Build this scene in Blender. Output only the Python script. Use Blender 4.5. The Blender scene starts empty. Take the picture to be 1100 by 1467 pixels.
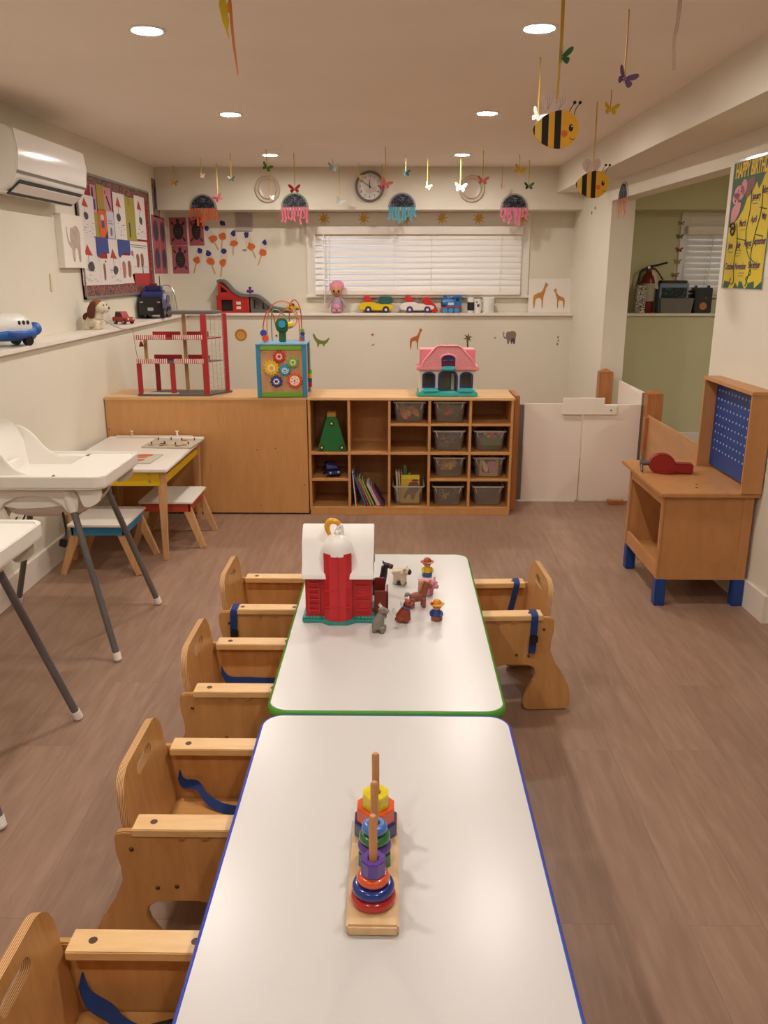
EXPOSURE = 0.0
import bpy, bmesh, math, random
from mathutils import Matrix, Vector, Euler
R = random.Random(7)
PI = math.pi
scene = bpy.context.scene
COL = scene.collection

# ---------------------------------------------------------------- camera model (metres; y = depth, z = up, x = right)
F_PX, PITCH, YAW, CAM_H = 1190.0, math.radians(16.2), math.radians(0.79), 1.53
_cp, _sp, _cy, _sy = math.cos(PITCH), math.sin(PITCH), math.cos(YAW), math.sin(YAW)
def ray(px, py):
    u = (px - 550) / F_PX; v = (py - 733.5) / F_PX
    fw = _cp - v * _sp; dn = _sp + v * _cp
    return Vector((u * _cy - fw * _sy, u * _sy + fw * _cy, -dn))
CAMP = Vector((0, 0, CAM_H))
def PY(px, py, Y):
    r = ray(px, py); return CAMP + r * (Y / r.y)
def PX(px, py, X):
    r = ray(px, py); return CAMP + r * (X / r.x)
def PZ(px, py, Z):
    r = ray(px, py); return CAMP + r * ((Z - CAM_H) / r.z)
WK = -0.031                      # the right wall runs a little out of square
def wall_x(y): return 1.67 + WK * (y - 3.5)
def PR(px, py):
    r = ray(px, py); t = (1.67 - WK * 3.5) / (r.x - WK * r.y); return CAMP + r * t

# ---------------------------------------------------------------- materials
def lin(h):
    h = h.lstrip('#'); o = []
    for i in (0, 2, 4):
        c = int(h[i:i + 2], 16) / 255
        o.append(c / 12.92 if c <= .04045 else ((c + .055) / 1.055) ** 2.4)
    return (*o, 1)
_M = {}
def mat(name, hexc, rough=.5, metal=0, spec=.5, noise=0, nscale=30, bump=0, bscale=200, coat=0, emit=0, alpha=1):
    if name in _M: return _M[name]
    m = bpy.data.materials.new(name); m.use_nodes = True; nt = m.node_tree
    b = nt.nodes['Principled BSDF']; c = lin(hexc)
    b.inputs['Base Color'].default_value = c
    b.inputs['Roughness'].default_value = rough; b.inputs['Metallic'].default_value = metal
    b.inputs['Specular IOR Level'].default_value = spec; b.inputs['Coat Weight'].default_value = coat
    b.inputs['Alpha'].default_value = alpha
    if emit:
        b.inputs['Emission Color'].default_value = c; b.inputs['Emission Strength'].default_value = emit
    tc = nt.nodes.new('ShaderNodeTexCoord')
    if noise:
        n = nt.nodes.new('ShaderNodeTexNoise'); n.inputs['Scale'].default_value = nscale; n.inputs['Detail'].default_value = 4
        nt.links.new(tc.outputs['Object'], n.inputs['Vector'])
        r = nt.nodes.new('ShaderNodeValToRGB')
        r.color_ramp.elements[0].position = .3; r.color_ramp.elements[1].position = .7
        r.color_ramp.elements[0].color = tuple(max(0, x * (1 - noise)) for x in c[:3]) + (1,)
        r.color_ramp.elements[1].color = tuple(min(1, x * (1 + noise)) for x in c[:3]) + (1,)
        nt.links.new(n.outputs['Fac'], r.inputs['Fac']); nt.links.new(r.outputs['Color'], b.inputs['Base Color'])
    if bump:
        n2 = nt.nodes.new('ShaderNodeTexNoise'); n2.inputs['Scale'].default_value = bscale
        nt.links.new(tc.outputs['Object'], n2.inputs['Vector'])
        bp = nt.nodes.new('ShaderNodeBump'); bp.inputs['Strength'].default_value = bump; bp.inputs['Distance'].default_value = .004
        nt.links.new(n2.outputs['Fac'], bp.inputs['Height']); nt.links.new(bp.outputs['Normal'], b.inputs['Normal'])
    _M[name] = m; return m
def wood(name, h1, h2, stretch=(1, 1, 8), scale=14, rough=.45, contrast=.5):
    """streaky grain; stretch = how much the grain is compressed along each axis (small = long grain)"""
    if name in _M: return _M[name]
    m = bpy.data.materials.new(name); m.use_nodes = True; nt = m.node_tree; b = nt.nodes['Principled BSDF']
    b.inputs['Roughness'].default_value = rough; b.inputs['Coat Weight'].default_value = .15; b.inputs['Coat Roughness'].default_value = .25
    tc = nt.nodes.new('ShaderNodeTexCoord'); mp = nt.nodes.new('ShaderNodeMapping'); mp.inputs['Scale'].default_value = stretch
    nt.links.new(tc.outputs['Object'], mp.inputs['Vector'])
    n = nt.nodes.new('ShaderNodeTexNoise'); n.inputs['Scale'].default_value = scale; n.inputs['Detail'].default_value = 6; n.inputs['Distortion'].default_value = .6
    nt.links.new(mp.outputs['Vector'], n.inputs['Vector'])
    r = nt.nodes.new('ShaderNodeValToRGB'); r.color_ramp.elements[0].position = .5 - contrast / 2; r.color_ramp.elements[1].position = .5 + contrast / 2
    r.color_ramp.elements[0].color = lin(h2); r.color_ramp.elements[1].color = lin(h1)
    nt.links.new(n.outputs['Fac'], r.inputs['Fac']); nt.links.new(r.outputs['Color'], b.inputs['Base Color'])
    bp = nt.nodes.new('ShaderNodeBump'); bp.inputs['Strength'].default_value = .06; bp.inputs['Distance'].default_value = .002
    nt.links.new(n.outputs['Fac'], bp.inputs['Height']); nt.links.new(bp.outputs['Normal'], b.inputs['Normal'])
    _M[name] = m; return m
def stripes(name, h1, h2, axis='X', scale=60, width=.5, rough=.5):
    if name in _M: return _M[name]
    m = bpy.data.materials.new(name); m.use_nodes = True; nt = m.node_tree; b = nt.nodes['Principled BSDF']; b.inputs['Roughness'].default_value = rough
    tc = nt.nodes.new('ShaderNodeTexCoord'); w = nt.nodes.new('ShaderNodeTexWave'); w.wave_type = 'BANDS'; w.bands_direction = axis
    w.inputs['Scale'].default_value = scale
    nt.links.new(tc.outputs['Object'], w.inputs['Vector'])
    r = nt.nodes.new('ShaderNodeValToRGB'); r.color_ramp.interpolation = 'CONSTANT'
    r.color_ramp.elements[0].color = lin(h1); r.color_ramp.elements[1].color = lin(h2); r.color_ramp.elements[1].position = width
    nt.links.new(w.outputs['Fac'], r.inputs['Fac']); nt.links.new(r.outputs['Color'], b.inputs['Base Color'])
    _M[name] = m; return m
def clear(name, hexc, see=.55, rough=.25):
    """cloudy see-through plastic: part of the light passes, the rest scatters off the surface"""
    if name in _M: return _M[name]
    m = bpy.data.materials.new(name); m.use_nodes = True; nt = m.node_tree; b = nt.nodes['Principled BSDF']
    b.inputs['Base Color'].default_value = lin(hexc); b.inputs['Roughness'].default_value = rough
    t = nt.nodes.new('ShaderNodeBsdfTransparent'); mx = nt.nodes.new('ShaderNodeMixShader'); mx.inputs[0].default_value = see
    nt.links.new(b.outputs[0], mx.inputs[1]); nt.links.new(t.outputs[0], mx.inputs[2])
    nt.links.new(mx.outputs[0], nt.nodes['Material Output'].inputs['Surface'])
    _M[name] = m; return m
def scribble(name, h1, h2, scale=60, thr=.5, rough=.7):
    if name in _M: return _M[name]
    m = bpy.data.materials.new(name); m.use_nodes = True; nt = m.node_tree; b = nt.nodes['Principled BSDF']; b.inputs['Roughness'].default_value = rough
    tc = nt.nodes.new('ShaderNodeTexCoord'); n = nt.nodes.new('ShaderNodeTexNoise'); n.inputs['Scale'].default_value = scale; n.inputs['Distortion'].default_value = 2.5
    nt.links.new(tc.outputs['Object'], n.inputs['Vector'])
    r = nt.nodes.new('ShaderNodeValToRGB'); r.color_ramp.elements[0].position = thr - .03; r.color_ramp.elements[1].position = thr + .03
    r.color_ramp.elements[0].color = lin(h1); r.color_ramp.elements[1].color = lin(h2)
    nt.links.new(n.outputs['Fac'], r.inputs['Fac']); nt.links.new(r.outputs['Color'], b.inputs['Base Color'])
    _M[name] = m; return m
def pm(hexc, rough=.35): return mat('plastic_' + hexc.strip('#'), hexc, rough)         # toy plastic / paint
def paper(hexc): return mat('paper_' + hexc.strip('#'), hexc, .8, noise=.04, nscale=90)
def cloth(hexc): return mat('cloth_' + hexc.strip('#'), hexc, .85, noise=.1, nscale=300)

# ---------------------------------------------------------------- mesh building
def ell(cx, cy, rx, ry=None, n=20, a0=0, a1=2 * PI):
    ry = rx if ry is None else ry
    full = abs(a1 - a0 - 2 * PI) < 1e-6; k = n if full else n + 1
    return [(cx + rx * math.cos(a0 + (a1 - a0) * i / n), cy + ry * math.sin(a0 + (a1 - a0) * i / n)) for i in range(k)]
def rrect(x0, y0, x1, y1, r=.01, n=5):
    p = []
    for cx, cy, a in ((x1 - r, y0 + r, -PI / 2), (x1 - r, y1 - r, 0), (x0 + r, y1 - r, PI / 2), (x0 + r, y0 + r, PI)):
        p += [(cx + r * math.cos(a + PI / 2 * i / n), cy + r * math.sin(a + PI / 2 * i / n)) for i in range(n + 1)]
    return p
def star(cx, cy, r0, r1, n, ph=0):
    return [(cx + (r0 if i % 2 == 0 else r1) * math.cos(ph + PI * i / n), cy + (r0 if i % 2 == 0 else r1) * math.sin(ph + PI * i / n)) for i in range(2 * n)]
def smooth2(pts, it=2):
    for _ in range(it):
        q = []
        for i in range(len(pts)):
            a, b = pts[i], pts[(i + 1) % len(pts)]
            q += [(a[0] * .75 + b[0] * .25, a[1] * .75 + b[1] * .25), (a[0] * .25 + b[0] * .75, a[1] * .25 + b[1] * .75)]
        pts = q
    return pts
def spline(pts, k=6):
    P = [Vector(p) for p in pts]; out = []
    for i in range(len(P) - 1):
        p0 = P[max(i - 1, 0)]; p1 = P[i]; p2 = P[i + 1]; p3 = P[min(i + 2, len(P) - 1)]
        for j in range(k):
            t = j / k
            out.append(.5 * ((2 * p1) + (p2 - p0) * t + (2 * p0 - 5 * p1 + 4 * p2 - p3) * t * t + (3 * p1 - p0 - 3 * p2 + p3) * t ** 3))
    out.append(P[-1]); return out
def frame(loc, ex=(1, 0, 0), ey=(0, 0, 1)):
    ex = Vector(ex).normalized(); ey = Vector(ey).normalized(); ez = ex.cross(ey)
    m = Matrix((ex, ey, ez)).transposed().to_4x4(); m.translation = Vector(loc); return m
XY = Matrix.Identity(4)
FRONT = frame((0, 0, 0), (1, 0, 0), (0, 0, 1))     # polygons drawn in x/z, thickness towards -y
SIDE = frame((0, 0, 0), (0, 1, 0), (0, 0, 1))      # polygons drawn in y/z, thickness towards +x

class B:
    def __init__(s): s.bm = bmesh.new(); s.L = s.bm.faces.layers.int.new('done')
    def _fin(s, mi):
        for f in s.bm.faces:
            if not f[s.L]: f.material_index = mi; f[s.L] = 1
        return s
    def box(s, x0, x1, y0, y1, z0, z1, bev=0, mi=0, M=None, seg=2):
        r = bmesh.ops.create_cube(s.bm, size=1)['verts']
        T = Matrix.Translation(((x0 + x1) / 2, (y0 + y1) / 2, (z0 + z1) / 2)) @ Matrix.Diagonal((abs(x1 - x0), abs(y1 - y0), abs(z1 - z0), 1))
        bmesh.ops.transform(s.bm, matrix=(M @ T) if M else T, verts=r)
        if bev:
            e = {e for v in r for e in v.link_edges}
            bmesh.ops.bevel(s.bm, geom=list(e), offset=bev, segments=seg, affect='EDGES', clamp_overlap=True)
        return s._fin(mi)
    def rbox(s, c, size, rot=(0, 0, 0), bev=0, mi=0):
        M = Matrix.Translation(c) @ Euler(rot).to_matrix().to_4x4(); a = [q / 2 for q in size]
        return s.box(-a[0], a[0], -a[1], a[1], -a[2], a[2], bev, mi, M)
    def bar(s, p0, p1, w, d, side=(0, 1, 0), bev=0, mi=0, w1=None, d1=None):
        """rectangular bar from p0 to p1, w wide along side, d the other way, tapering to w1 x d1"""
        p0 = Vector(p0); p1 = Vector(p1); a = (p1 - p0).normalized(); sd = Vector(side); sd = (sd - a * sd.dot(a)).normalized(); o = a.cross(sd)
        w1 = w if w1 is None else w1; d1 = d if d1 is None else d1
        V = []
        for p, ww, dd in ((p0, w, d), (p1, w1, d1)):
            for i, j in ((-1, -1), (1, -1), (1, 1), (-1, 1)): V.append(s.bm.verts.new(p + sd * i * ww / 2 + o * j * dd / 2))
        fs = [s.bm.faces.new(V[0:4][::-1]), s.bm.faces.new(V[4:8])] + [s.bm.faces.new((V[i], V[(i + 1) % 4], V[4 + (i + 1) % 4], V[4 + i])) for i in range(4)]
        if bev: bmesh.ops.bevel(s.bm, geom=list({e for f in fs for e in f.edges}), offset=bev, segments=2, affect='EDGES', clamp_overlap=True)
        return s._fin(mi)
    def tube(s, pts, r, n=10, closed=False, mi=0, caps=True, flat=1.0):
        P = [Vector(p) for p in pts]; N = len(P); rr = r if isinstance(r, (list, tuple)) else [r] * N
        rings = []; up = None
        for i in range(N):
            a = P[(i + 1) % N] if (closed or i < N - 1) else P[i]; b = P[i - 1] if (closed or i > 0) else P[i]
            t = (a - b)
            t = t.normalized() if t.length > 1e-9 else Vector((0, 0, 1))
            if up is None: up = Vector((0, 0, 1)) if abs(t.z) < .9 else Vector((1, 0, 0))
            u = up - t * up.dot(t)
            u = u.normalized() if u.length > 1e-6 else t.orthogonal().normalized()
            up = u; w = t.cross(u)
            rings.append([s.bm.verts.new(P[i] + (u * math.cos(2 * PI * k / n) * flat + w * math.sin(2 * PI * k / n)) * rr[i]) for k in range(n)])
        for i in range(N if closed else N - 1):
            A = rings[i]; C = rings[(i + 1) % N]
            for k in range(n): s.bm.faces.new((A[k], A[(k + 1) % n], C[(k + 1) % n], C[k]))
        if caps and not closed:
            s.bm.faces.new(rings[0][::-1]); s.bm.faces.new(rings[-1])
        return s._fin(mi)
    def cyl(s, p0, p1, r0, r1=None, n=20, mi=0): return s.tube([p0, p1], [r0, r0 if r1 is None else r1], n, mi=mi)
    def ribbon(s, pts, side, w, t=.002, mi=0):
        P = [Vector(p) for p in pts]; N = len(P); rings = []
        for i in range(N):
            sd = Vector(side[i] if isinstance(side[0], (tuple, list, Vector)) else side).normalized()
            tg = (P[min(i + 1, N - 1)] - P[max(i - 1, 0)]).normalized(); nn = tg.cross(sd)
            nn = nn.normalized() if nn.length > 1e-6 else Vector((0, 0, 1))
            ww = w[i] if isinstance(w, (list, tuple)) else w
            rings.append([s.bm.verts.new(P[i] + sd * a * ww / 2 + nn * b * t / 2) for a, b in ((-1, -1), (1, -1), (1, 1), (-1, 1))])
        for i in range(N - 1):
            for k in range(4): s.bm.faces.new((rings[i][k], rings[i][(k + 1) % 4], rings[i + 1][(k + 1) % 4], rings[i + 1][k]))
        s.bm.faces.new(rings[0][::-1]); s.bm.faces.new(rings[-1]); return s._fin(mi)
    def sph(s, c, r, seg=16, ring=10, M=None, mi=0):
        r = (r, r, r) if not isinstance(r, (tuple, list)) else r
        v = bmesh.ops.create_uvsphere(s.bm, u_segments=seg, v_segments=ring, radius=1)['verts']
        T = Matrix.Translation(c) @ (M.to_4x4() if M else XY) @ Matrix.Diagonal((*r, 1))
        bmesh.ops.transform(s.bm, matrix=T, verts=v); return s._fin(mi)
    def plate(s, loops, t0, t1, M=FRONT, mi=0, bev=0, emi=None):
        """flat outline (first loop) with holes (other loops), thickness t0..t1 along the frame's normal"""
        if not isinstance(loops[0][0], (tuple, list)): loops = [loops]
        E = []; V = []
        for L in loops:
            vs = [s.bm.verts.new((x, y, t0)) for x, y in L]; V += vs
            E += [s.bm.edges.new((vs[i], vs[(i + 1) % len(vs)])) for i in range(len(vs))]
        if len(loops) == 1: F = [s.bm.faces.new(V)]
        else: F = [g for g in bmesh.ops.triangle_fill(s.bm, use_beauty=True, use_dissolve=False, edges=E)['geom'] if isinstance(g, bmesh.types.BMFace)]
        ex = bmesh.ops.extrude_face_region(s.bm, geom=F)['geom']
        nv = [g for g in ex if isinstance(g, bmesh.types.BMVert)]
        bmesh.ops.translate(s.bm, vec=(0, 0, t1 - t0), verts=nv)
        allv = V + nv; fs = list({f for v in allv for f in v.link_faces})
        bmesh.ops.recalc_face_normals(s.bm, faces=fs)
        if bev:
            nf = {f for f in fs}
            be = [e for e in {e for f in nf for e in f.edges} if len(e.link_faces) == 2 and e.calc_face_angle(0) > 1.2 and abs(e.verts[0].co.z - e.verts[1].co.z) < 1e-6]
            r = bmesh.ops.bevel(s.bm, geom=be, offset=bev, segments=2, affect='EDGES', clamp_overlap=True)
            allv = list({v for f in s.bm.faces if not f[s.L] for v in f.verts})
        if emi is not None:                       # sawn edge: its own material
            for f in s.bm.faces:
                if not f[s.L]:
                    f.normal_update()
                    if abs(f.normal.z) < .6: f.material_index = emi; f[s.L] = 1
        bmesh.ops.transform(s.bm, matrix=M, verts=allv); return s._fin(mi)
    def lathe(s, prof, n=24, M=None, mi=0, caps=True):
        rings = []
        for r, z in prof:
            if r < 1e-5: rings.append([s.bm.verts.new((0, 0, z))])
            else: rings.append([s.bm.verts.new((r * math.cos(2 * PI * k / n), r * math.sin(2 * PI * k / n), z)) for k in range(n)])
        for A, C in zip(rings, rings[1:]):
            for k in range(n):
                a0, a1 = A[k % len(A)], A[(k + 1) % len(A)]; c0, c1 = C[k % len(C)], C[(k + 1) % len(C)]
                q = []
                for v in (a0, a1, c1, c0):
                    if v not in q: q.append(v)
                if len(q) > 2: s.bm.faces.new(q)
        if caps and len(rings[0]) > 1: s.bm.faces.new(rings[0][::-1])
        if caps and len(rings[-1]) > 1: s.bm.faces.new(rings[-1])
        vs = [v for rr in rings for v in rr]
        if M: bmesh.ops.transform(s.bm, matrix=M, verts=vs)
        return s._fin(mi)
    def loft(s, rings, closed_ring=True, caps=True, mi=0):
        RV = [[s.bm.verts.new(p) for p in r] for r in rings]; n = len(RV[0])
        for A, C in zip(RV, RV[1:]):
            for k in range(n if closed_ring else n - 1): s.bm.faces.new((A[k], A[(k + 1) % n], C[(k + 1) % n], C[k]))
        if caps and closed_ring: s.bm.faces.new(RV[0][::-1]); s.bm.faces.new(RV[-1])
        return s._fin(mi)

def obj(name, b, mats, parent=None, M=None, ang=40, bevel=0):
    me = bpy.data.meshes.new(name)
    bmesh.ops.recalc_face_normals(b.bm, faces=b.bm.faces[:])
    b.bm.to_mesh(me); b.bm.free()
    for m in (mats if isinstance(mats, (list, tuple)) else [mats]): me.materials.append(m)
    me.shade_smooth(); me.set_sharp_from_angle(angle=math.radians(ang))
    o = bpy.data.objects.new(name, me); COL.objects.link(o)
    if parent: o.parent = parent
    if M is not None: o.matrix_local = M
    return o
def tag(o, label, cat, group=None):
    o['label'] = label; o['category'] = cat
    if group: o['group'] = group
    return o
def thing(name, label, cat, loc=(0, 0, 0), rz=0, group=None, M=None):
    o = bpy.data.objects.new(name, None); COL.objects.link(o); o.empty_display_size = .05
    if M is not None: o.matrix_world = M
    else: o.location = loc; o.rotation_euler = (0, 0, rz)
    return tag(o, label, cat, group)
def struct(name, b, m, M=None):
    o = obj(name, b, m, None, M); o['kind'] = 'structure'; return o
def dup(root, loc=None, rz=None, label=None):
    def cp(o, par):
        c = o.copy(); COL.objects.link(c)
        if par: c.parent = par
        for ch in o.children: cp(ch, c)
        return c
    r = cp(root, None)
    if loc is not None: r.location = loc
    if rz is not None: r.rotation_euler = (0, 0, rz)
    if label: r['label'] = label
    return r
def text_mesh(body, size, ext=.0004, align='CENTER', bold=0):
    cu = bpy.data.curves.new('lettering', 'FONT'); cu.body = body; cu.size = size; cu.extrude = ext; cu.offset = bold; cu.align_x = align; cu.align_y = 'CENTER'
    o = bpy.data.objects.new('lettering', cu); COL.objects.link(o); bpy.context.view_layer.update()
    me = bpy.data.meshes.new_from_object(o.evaluated_get(bpy.context.evaluated_depsgraph_get()))
    bpy.data.objects.remove(o); bpy.data.curves.remove(cu); return me
def lettering(name, body, size, m, parent, M, align='CENTER', xs=1.0, bold=0):
    me = text_mesh(body, size, align=align, bold=bold); me.materials.clear(); me.materials.append(m)
    o = bpy.data.objects.new(name, me); COL.objects.link(o); o.parent = parent; o.matrix_local = M @ Matrix.Diagonal((xs, 1, 1, 1)); return o

# ---------------------------------------------------------------- shared materials
WHITE = mat('white_plastic', '#e9e6e0', .35)
WHITEP = mat('white_paint', '#e4dfd6', .4)
BLACK = mat('black_plastic', '#161618', .35)
GREYM = mat('grey_metal', '#6c6a69', .4, .55)
STEEL = mat('steel', '#b5b2ad', .3, .9)
BRONZE = mat('bronze_bolt', '#6e4a2c', .35, .7)
SCREW = mat('dark_screw', '#4a3420', .45, .3)
MAPLE = wood('maple_ply', '#d9a566', '#c08a4c', (3, 3, .5), 9, .45, .7)
MAPLE_H = wood('maple_ply_lengthwise', '#d9a566', '#c08a4c', (.5, 3, 3), 9, .45, .7)
BIRCH = wood('birch_ply', '#cd9a62', '#b37d43', (3, 3, .6), 10, .42, .6)
BIRCH_X = wood('birch_rail', '#e3bd86', '#d2a468', (.6, 4, 4), 12, .42, .6)
PLYX = stripes('ply_edge_back', '#8a5a32', '#d6aa74', 'X', 88, .35)
PLYY = stripes('ply_edge_side', '#a8743f', '#cb9a60', 'Y', 88, .3)
PINE = wood('pine', '#d9ae7c', '#bd8a58', (4, 4, .5), 14, .5, .6)
OAKP = wood('orange_wood', '#b97a45', '#9a5f30', (4, 4, .5), 12, .5, .6)
BEECH = wood('bench_wood', '#c48d58', '#b27b47', (2, 2, .8), 8, .45, .6)
# ================================================================= THE ROOM
YB, YL, YBK = 7.65, 7.49, 7.35           # window wall, lower back wall, bulkhead face
XL, XLL = -2.0, -1.84                    # upper / lower left wall
ZC, ZL, ZBK, ZBM, ZHD = 2.35, 1.173, 2.018, 2.15, 2.02
WALLM = mat('wall_paint', '#dcd6c6', .75, noise=.02, nscale=3, bump=.03, bscale=400)
WALL2 = mat('wall_paint_green', '#cbc8a2', .75, noise=.02, nscale=3)
CEILM = mat('ceiling_paint', '#f0e7dc', .85, noise=.02, nscale=2, bump=.04, bscale=300)
TRIM = mat('trim_white', '#e6dfd4', .45)
def floor_mat():
    m = bpy.data.materials.new('vinyl_plank'); m.use_nodes = True; nt = m.node_tree; b = nt.nodes['Principled BSDF']; L = nt.links.new
    tc = nt.nodes.new('ShaderNodeTexCoord'); mp = nt.nodes.new('ShaderNodeMapping'); mp.inputs['Rotation'].default_value = (0, 0, PI / 2)
    L(tc.outputs['Object'], mp.inputs['Vector'])
    br = nt.nodes.new('ShaderNodeTexBrick'); br.inputs['Scale'].default_value = 1; br.inputs['Brick Width'].default_value = 1.22; br.inputs['Row Height'].default_value = .18
    br.inputs['Mortar Size'].default_value = .0009; br.inputs['Mortar Smooth'].default_value = .3; br.offset = .37; br.offset_frequency = 2
    br.inputs['Color1'].default_value = (.25, .25, .25, 1); br.inputs['Color2'].default_value = (.75, .75, .75, 1); br.inputs['Mortar'].default_value = (.5, .5, .5, 1)
    L(mp.outputs['Vector'], br.inputs['Vector'])
    add = nt.nodes.new('ShaderNodeVectorMath'); add.operation = 'MULTIPLY_ADD'; L(br.outputs['Color'], add.inputs[0]); add.inputs[1].default_value = (7, 3, 0)
    mp2 = nt.nodes.new('ShaderNodeMapping'); mp2.inputs['Scale'].default_value = (1.6, 12, 1); L(mp.outputs['Vector'], mp2.inputs['Vector']); L(mp2.outputs['Vector'], add.inputs[2])
    n = nt.nodes.new('ShaderNodeTexNoise'); n.inputs['Scale'].default_value = 2.6; n.inputs['Detail'].default_value = 9; n.inputs['Roughness'].default_value = .62; n.inputs['Distortion'].default_value = .35
    L(add.outputs[0], n.inputs['Vector'])
    r = nt.nodes.new('ShaderNodeValToRGB'); e = r.color_ramp.elements
    e[0].position = .22; e[0].color = lin('#826552'); e[1].position = .8; e[1].color = lin('#a0846e')
    e2 = r.color_ramp.elements.new(.5); e2.color = lin('#917360')
    L(n.outputs['Fac'], r.inputs['Fac'])
    hs = nt.nodes.new('ShaderNodeMix'); hs.data_type = 'RGBA'; hs.blend_type = 'SOFT_LIGHT'; hs.inputs[0].default_value = .22
    L(r.outputs['Color'], hs.inputs[6]); L(br.outputs['Color'], hs.inputs[7])
    dk = nt.nodes.new('ShaderNodeMix'); dk.data_type = 'RGBA'; dk.blend_type = 'MULTIPLY'; L(br.outputs['Fac'], dk.inputs[0])
    L(hs.outputs[2], dk.inputs[6]); dk.inputs[7].default_value = (.72, .68, .65, 1)
    L(dk.outputs[2], b.inputs['Base Color']); b.inputs['Roughness'].default_value = .42
    bp = nt.nodes.new('ShaderNodeBump'); bp.inputs['Strength'].default_value = .08; bp.inputs['Distance'].default_value = .002; L(n.outputs['Fac'], bp.inputs['Height']); L(bp.outputs['Normal'], b.inputs['Normal'])
    return m
struct('floor', B().box(-2.3, 4.4, -1.9, 7.9, -.06, 0), floor_mat())
struct('ceiling', B().box(-2.3, 4.4, -1.9, 7.9, ZC, ZC + .08), CEILM)
b = B(); b.box(XLL - .4, XLL, -1.9, YL, 0, 1.15); b.box(XL - .25, XL, -1.9, 7.9, 1.15, ZC); struct('wall_left', b, WALLM)
WX0, WX1, WZ0, WZ1 = -.70, 1.085, 1.335, 1.885      # window opening, main room
VX0 = PY(985, 360, YB - .02).x; VX1 = VX0 + 1.1                               # window opening, room beyond
b = B(); b.box(XL - .2, 1.74, YL, YB + .25, 0, 1.15)
b.box(XL - .2, WX0, YB, 7.9, 1.15, ZC); b.box(WX1, 1.74, YB, 7.9, 1.15, ZC); b.box(WX0, WX1, YB, 7.9, 1.15, WZ0); b.box(WX0, WX1, YB, 7.9, WZ1, ZC)
struct('wall_back', b, WALLM)
b = B(); b.box(1.74, 4.4, YL, YB + .25, 0, 1.15)
b.box(1.74, VX0, YB, 7.9, 1.15, ZC); b.box(VX1, 4.4, YB, 7.9, 1.15, ZC); b.box(VX0, VX1, YB, 7.9, 1.15, WZ0); b.box(VX0, VX1, YB, 7.9, WZ1, ZC)
b.box(4.2, 4.4, 3.5, 7.6, 0, ZC); struct('wall_back_room', b, WALL2)
# ledges capping the lower walls
b = B(); b.box(XL, XLL + .028, -1.8, YL - .028, 1.15, ZL, .003); struct('trim_1', b, TRIM)
b = B(); b.box(XL, wall_x(7.5), YL - .028, YB, 1.15, ZL, .003); struct('trim_2', b, TRIM)
b = B(); b.box(1.80, 4.2, YL - .028, YB, 1.15, ZL, .003); struct('trim_3', b, TRIM)
b = B(); b.box(XL, wall_x(7.4) + .02, YBK, YB, ZBK, ZC); struct('wall_bulkhead', b, WALLM)
b = B(); b.box(1.80, 4.2, YBK, YB, ZBK, ZC); struct('wall_bulkhead_beyond', b, WALL2)
b = B(); b.box(1.33, 1.9, -1.8, YBK, ZBM, ZC); struct('wall_beam', b, WALLM)
COLX = PY(910, 300, 6.48).x
b = B(); w = wall_x
b.plate([(w(3.5), 3.5), (4.3, 3.5), (4.3, 3.62), (1.80, 3.62), (w(4.41) + .13, 4.41), (w(4.41), 4.41)], 0, ZC, XY)
b.plate([(w(4.41), 4.41), (w(4.41) + .13, 4.41), (w(6.48) + .13, 6.48), (w(6.48), 6.48)], ZHD, ZC - .002, XY)
b.plate([(w(6.48), 6.48), (COLX, 6.48), (COLX, 7.66), (w(7.66), 7.66)], 0, ZC - .001, XY)
struct('wall_right', b, WALLM)
struct('wall_near_right', B().box(2.4, 2.55, -1.9, 3.52, 0, ZC), WALLM)
struct('wall_front', B().box(-2.3, 2.6, -1.95, -1.8, 0, ZC), WALLM)
struct('baseboard_left', B().box(XLL - .002, XLL + .016, -1.8, YL, 0, .13, .003), TRIM)
b = B(); b.plate([(w(3.5) - .015, 3.485), (2.4, 3.485), (2.4, 3.5), (w(3.5), 3.5), (w(4.41), 4.41), (w(4.41) - .015, 4.41)], 0, .13, XY)
struct('baseboard_right', b, TRIM)
struct('baseboard_back', B().box(1.80, 4.2, YL - .016, YL + .002, 0, .12, .003), TRIM)
struct('baseboard_behind', B().box(-1.82, 1.55, YL - .016, YL + .002, 0, .13, .003), TRIM)
# door casing that begins where the near right wall ends
struct('trim_4', B().box(w(3.5) + .012, w(3.5) + .09, 3.47, 3.5, 0, ZBM - .02, .004), TRIM)

# windows: casing, sash, glass
GLASS = clear('window_glass', '#dfe8ee', .9, .03)
def window(name, x0, x1, z0, z1, cw):
    b = B(); y0, y1 = YB - .016, YB + .002
    b.box(x0 - cw, x0, y0, y1, z0 - .02, 2.016, .003); b.box(x1, x1 + cw, y0, y1, z0 - .02, 2.016, .003)
    b.box(x0, x1, y0, y1, z1, 2.016, .003); b.box(x0 - cw - .01, x1 + cw + .01, YB - .05, y1, z0 - .035, z0 - .012, .003)
    o = struct(name, b, TRIM)
    f = B(); 
    for a in ((x0, x0 + .035, z0, z1), (x1 - .035, x1, z0, z1), (x0, x1, z0, z0 + .035), (x0, x1, z1 - .035, z1), ((x0 + x1) / 2 - .02, (x0 + x1) / 2 + .02, z0, z1)):
        f.box(a[0], a[1], YB + .12, YB + .16, a[2], a[3], .002)
    obj('window_sash', f, TRIM, o)
    obj('window_pane', B().box(x0 + .03, x1 - .03, YB + .137, YB + .143, z0 + .03, z1 - .03), GLASS, o); return o
window('window_1', WX0, WX1, WZ0, WZ1, .085); window('window_2', VX0, VX1, WZ0, WZ1, .075)
SLAT = mat('blind_slat', '#e9e2da', .45)
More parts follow.
